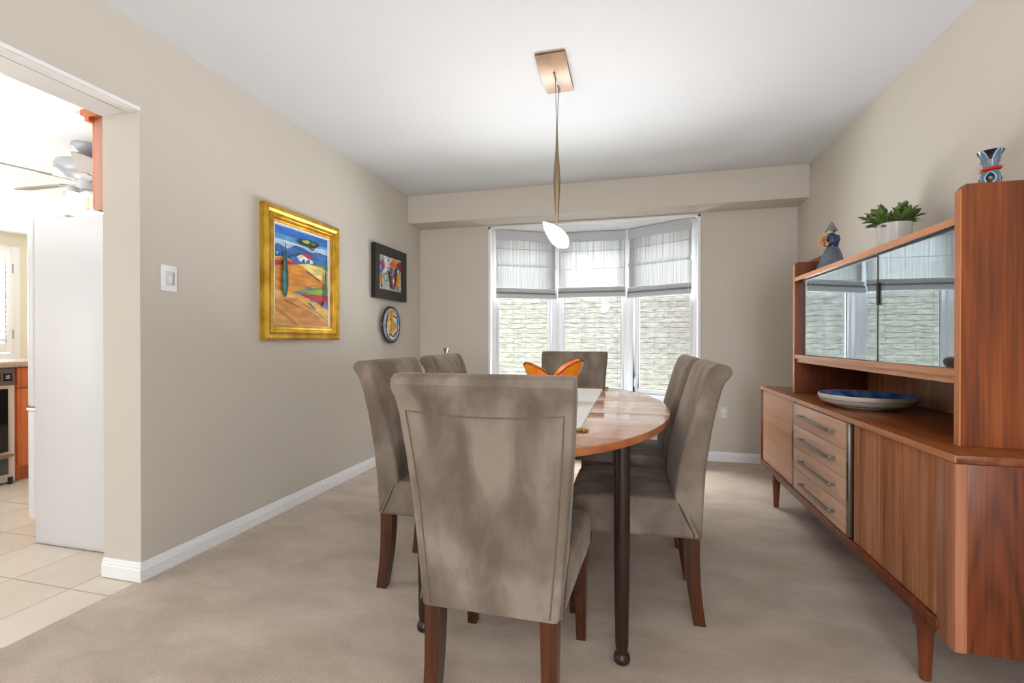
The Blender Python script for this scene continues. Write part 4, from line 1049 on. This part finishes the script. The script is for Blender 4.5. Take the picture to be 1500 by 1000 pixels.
OV(MB().box(-4.461, -4.43, 1.92, 2.455, .198, .216, bev=.004), 'handle', mat('oven_trim_brown', '9a6a5a', .4))
OV(MB().lathe([(.012, 0), (.014, .05)], (-4.43, 2.43), 12).lathe([(.012, 0), (.014, .05)], (-4.43, 2.35), 12), 'foot', M_black)
ct = MB().box(-5.10, -4.43, 1.2, 3.4, .858, .895, bev=.004).build('countertop', mat('beige_countertop', 'c7b39b', .3, c2='b49f86', noise=(60,)))
tag(ct, 'speckled beige kitchen countertop above the oven', 'countertop')
bc2 = empty('base_cabinet', 'orange wood base cabinet left of the oven, out past the opening edge', 'cabinet', (-4.75, 1.5, 0))
MB().box(-.30, .28, -.28, .375, .0, .857).build('body', M_orangewood, bc2)
MB().box(.281, .30, -.275, .37, .112, .85, bev=.003).build('door', M_orangewood, bc2)
# ceiling fan
cf = empty('ceiling_fan', 'grey ceiling fan with glass lamp shades on the kitchen ceiling', 'ceiling fan', (-3.744, 2.492, 2.44))
M_pw = mat('pewter_enamel', 'a2a5aa', .4, metal=.2)
MB().lathe([(.094, -.0005), (.096, -.012), (.088, -.030), (.066, -.055), (.040, -.072), (.018, -.078)], (0, 0), 36).build('canopy', M_pw, cf)
MB().lathe([(.014, -.075), (.014, -.13)], (0, 0), 16).build('rod', M_pw, cf)
MB().lathe([(.03, -.122), (.13, -.126), (.172, -.14), (.180, -.165), (.178, -.20), (.165, -.222), (.12, -.245), (.07, -.262), (.06, -.30), (.055, -.32)], (0, 0), 40).build('motor', M_pw, cf)
M_bl = mat('grey_wood_blade', '8f8a84', .5)
for k in range(5):
    a = R(-107 + 72 * k); 
    M_ = Matrix.Rotation(a, 4, 'Z') @ Matrix.Translation((0, 0, -.262)) @ Matrix.Rotation(R(-13), 4, 'X')
    pts = [(.20, -.045), (.45, -.062), (.62, -.062), (.655, -.04), (.665, 0), (.655, .04), (.62, .062), (.45, .062), (.20, .045)]
    MB().prism(pts, -.004, .004).xf(M_).build('blade', M_bl, cf)
    MB().prism([(.09, -.015), (.24, -.03), (.26, 0), (.24, .03), (.09, .015)], -.009, -.0045).xf(M_).build('blade_arm', M_pw, cf)
MB().lathe([(.055, -.32), (.060, -.335), (.050, -.36), (.0005, -.362)], (0, 0), 24, cap=False).build('light_hub', M_pw, cf)
M_lamp = mat('lit_glass_shade', 'ffffff', .3, emit='fff3dd', es=4.0)
for k in range(4):
    a = R(200 + 90 * k); c = (.125 * math.cos(a), .125 * math.sin(a))
    MB().lathe([(.030, -.335), (.036, -.342), (.036, -.372), (.032, -.376)], c, 20).tube([(.05 * math.cos(a), .05 * math.sin(a), -.340), (c[0] * .85, c[1] * .85, -.350)], .008, 8).build('lamp_socket', M_pw, cf)
    MB().lathe([(.032, -.377), (.040, -.39), (.050, -.42), (.058, -.452), (.056, -.452), (.046, -.42), (.036, -.39), (.0005, -.38)], c, 24, cap=False).build('lamp_shade', M_lamp, cf)
b = MB().tube([(0, 0, -.362), (0, 0, -.44)], .0015, 6); b.sphere((0, 0, -.445), .008, seg=8); b.build('pull_chain', mat('amber_bead', 'c88a3a', .4), cf)
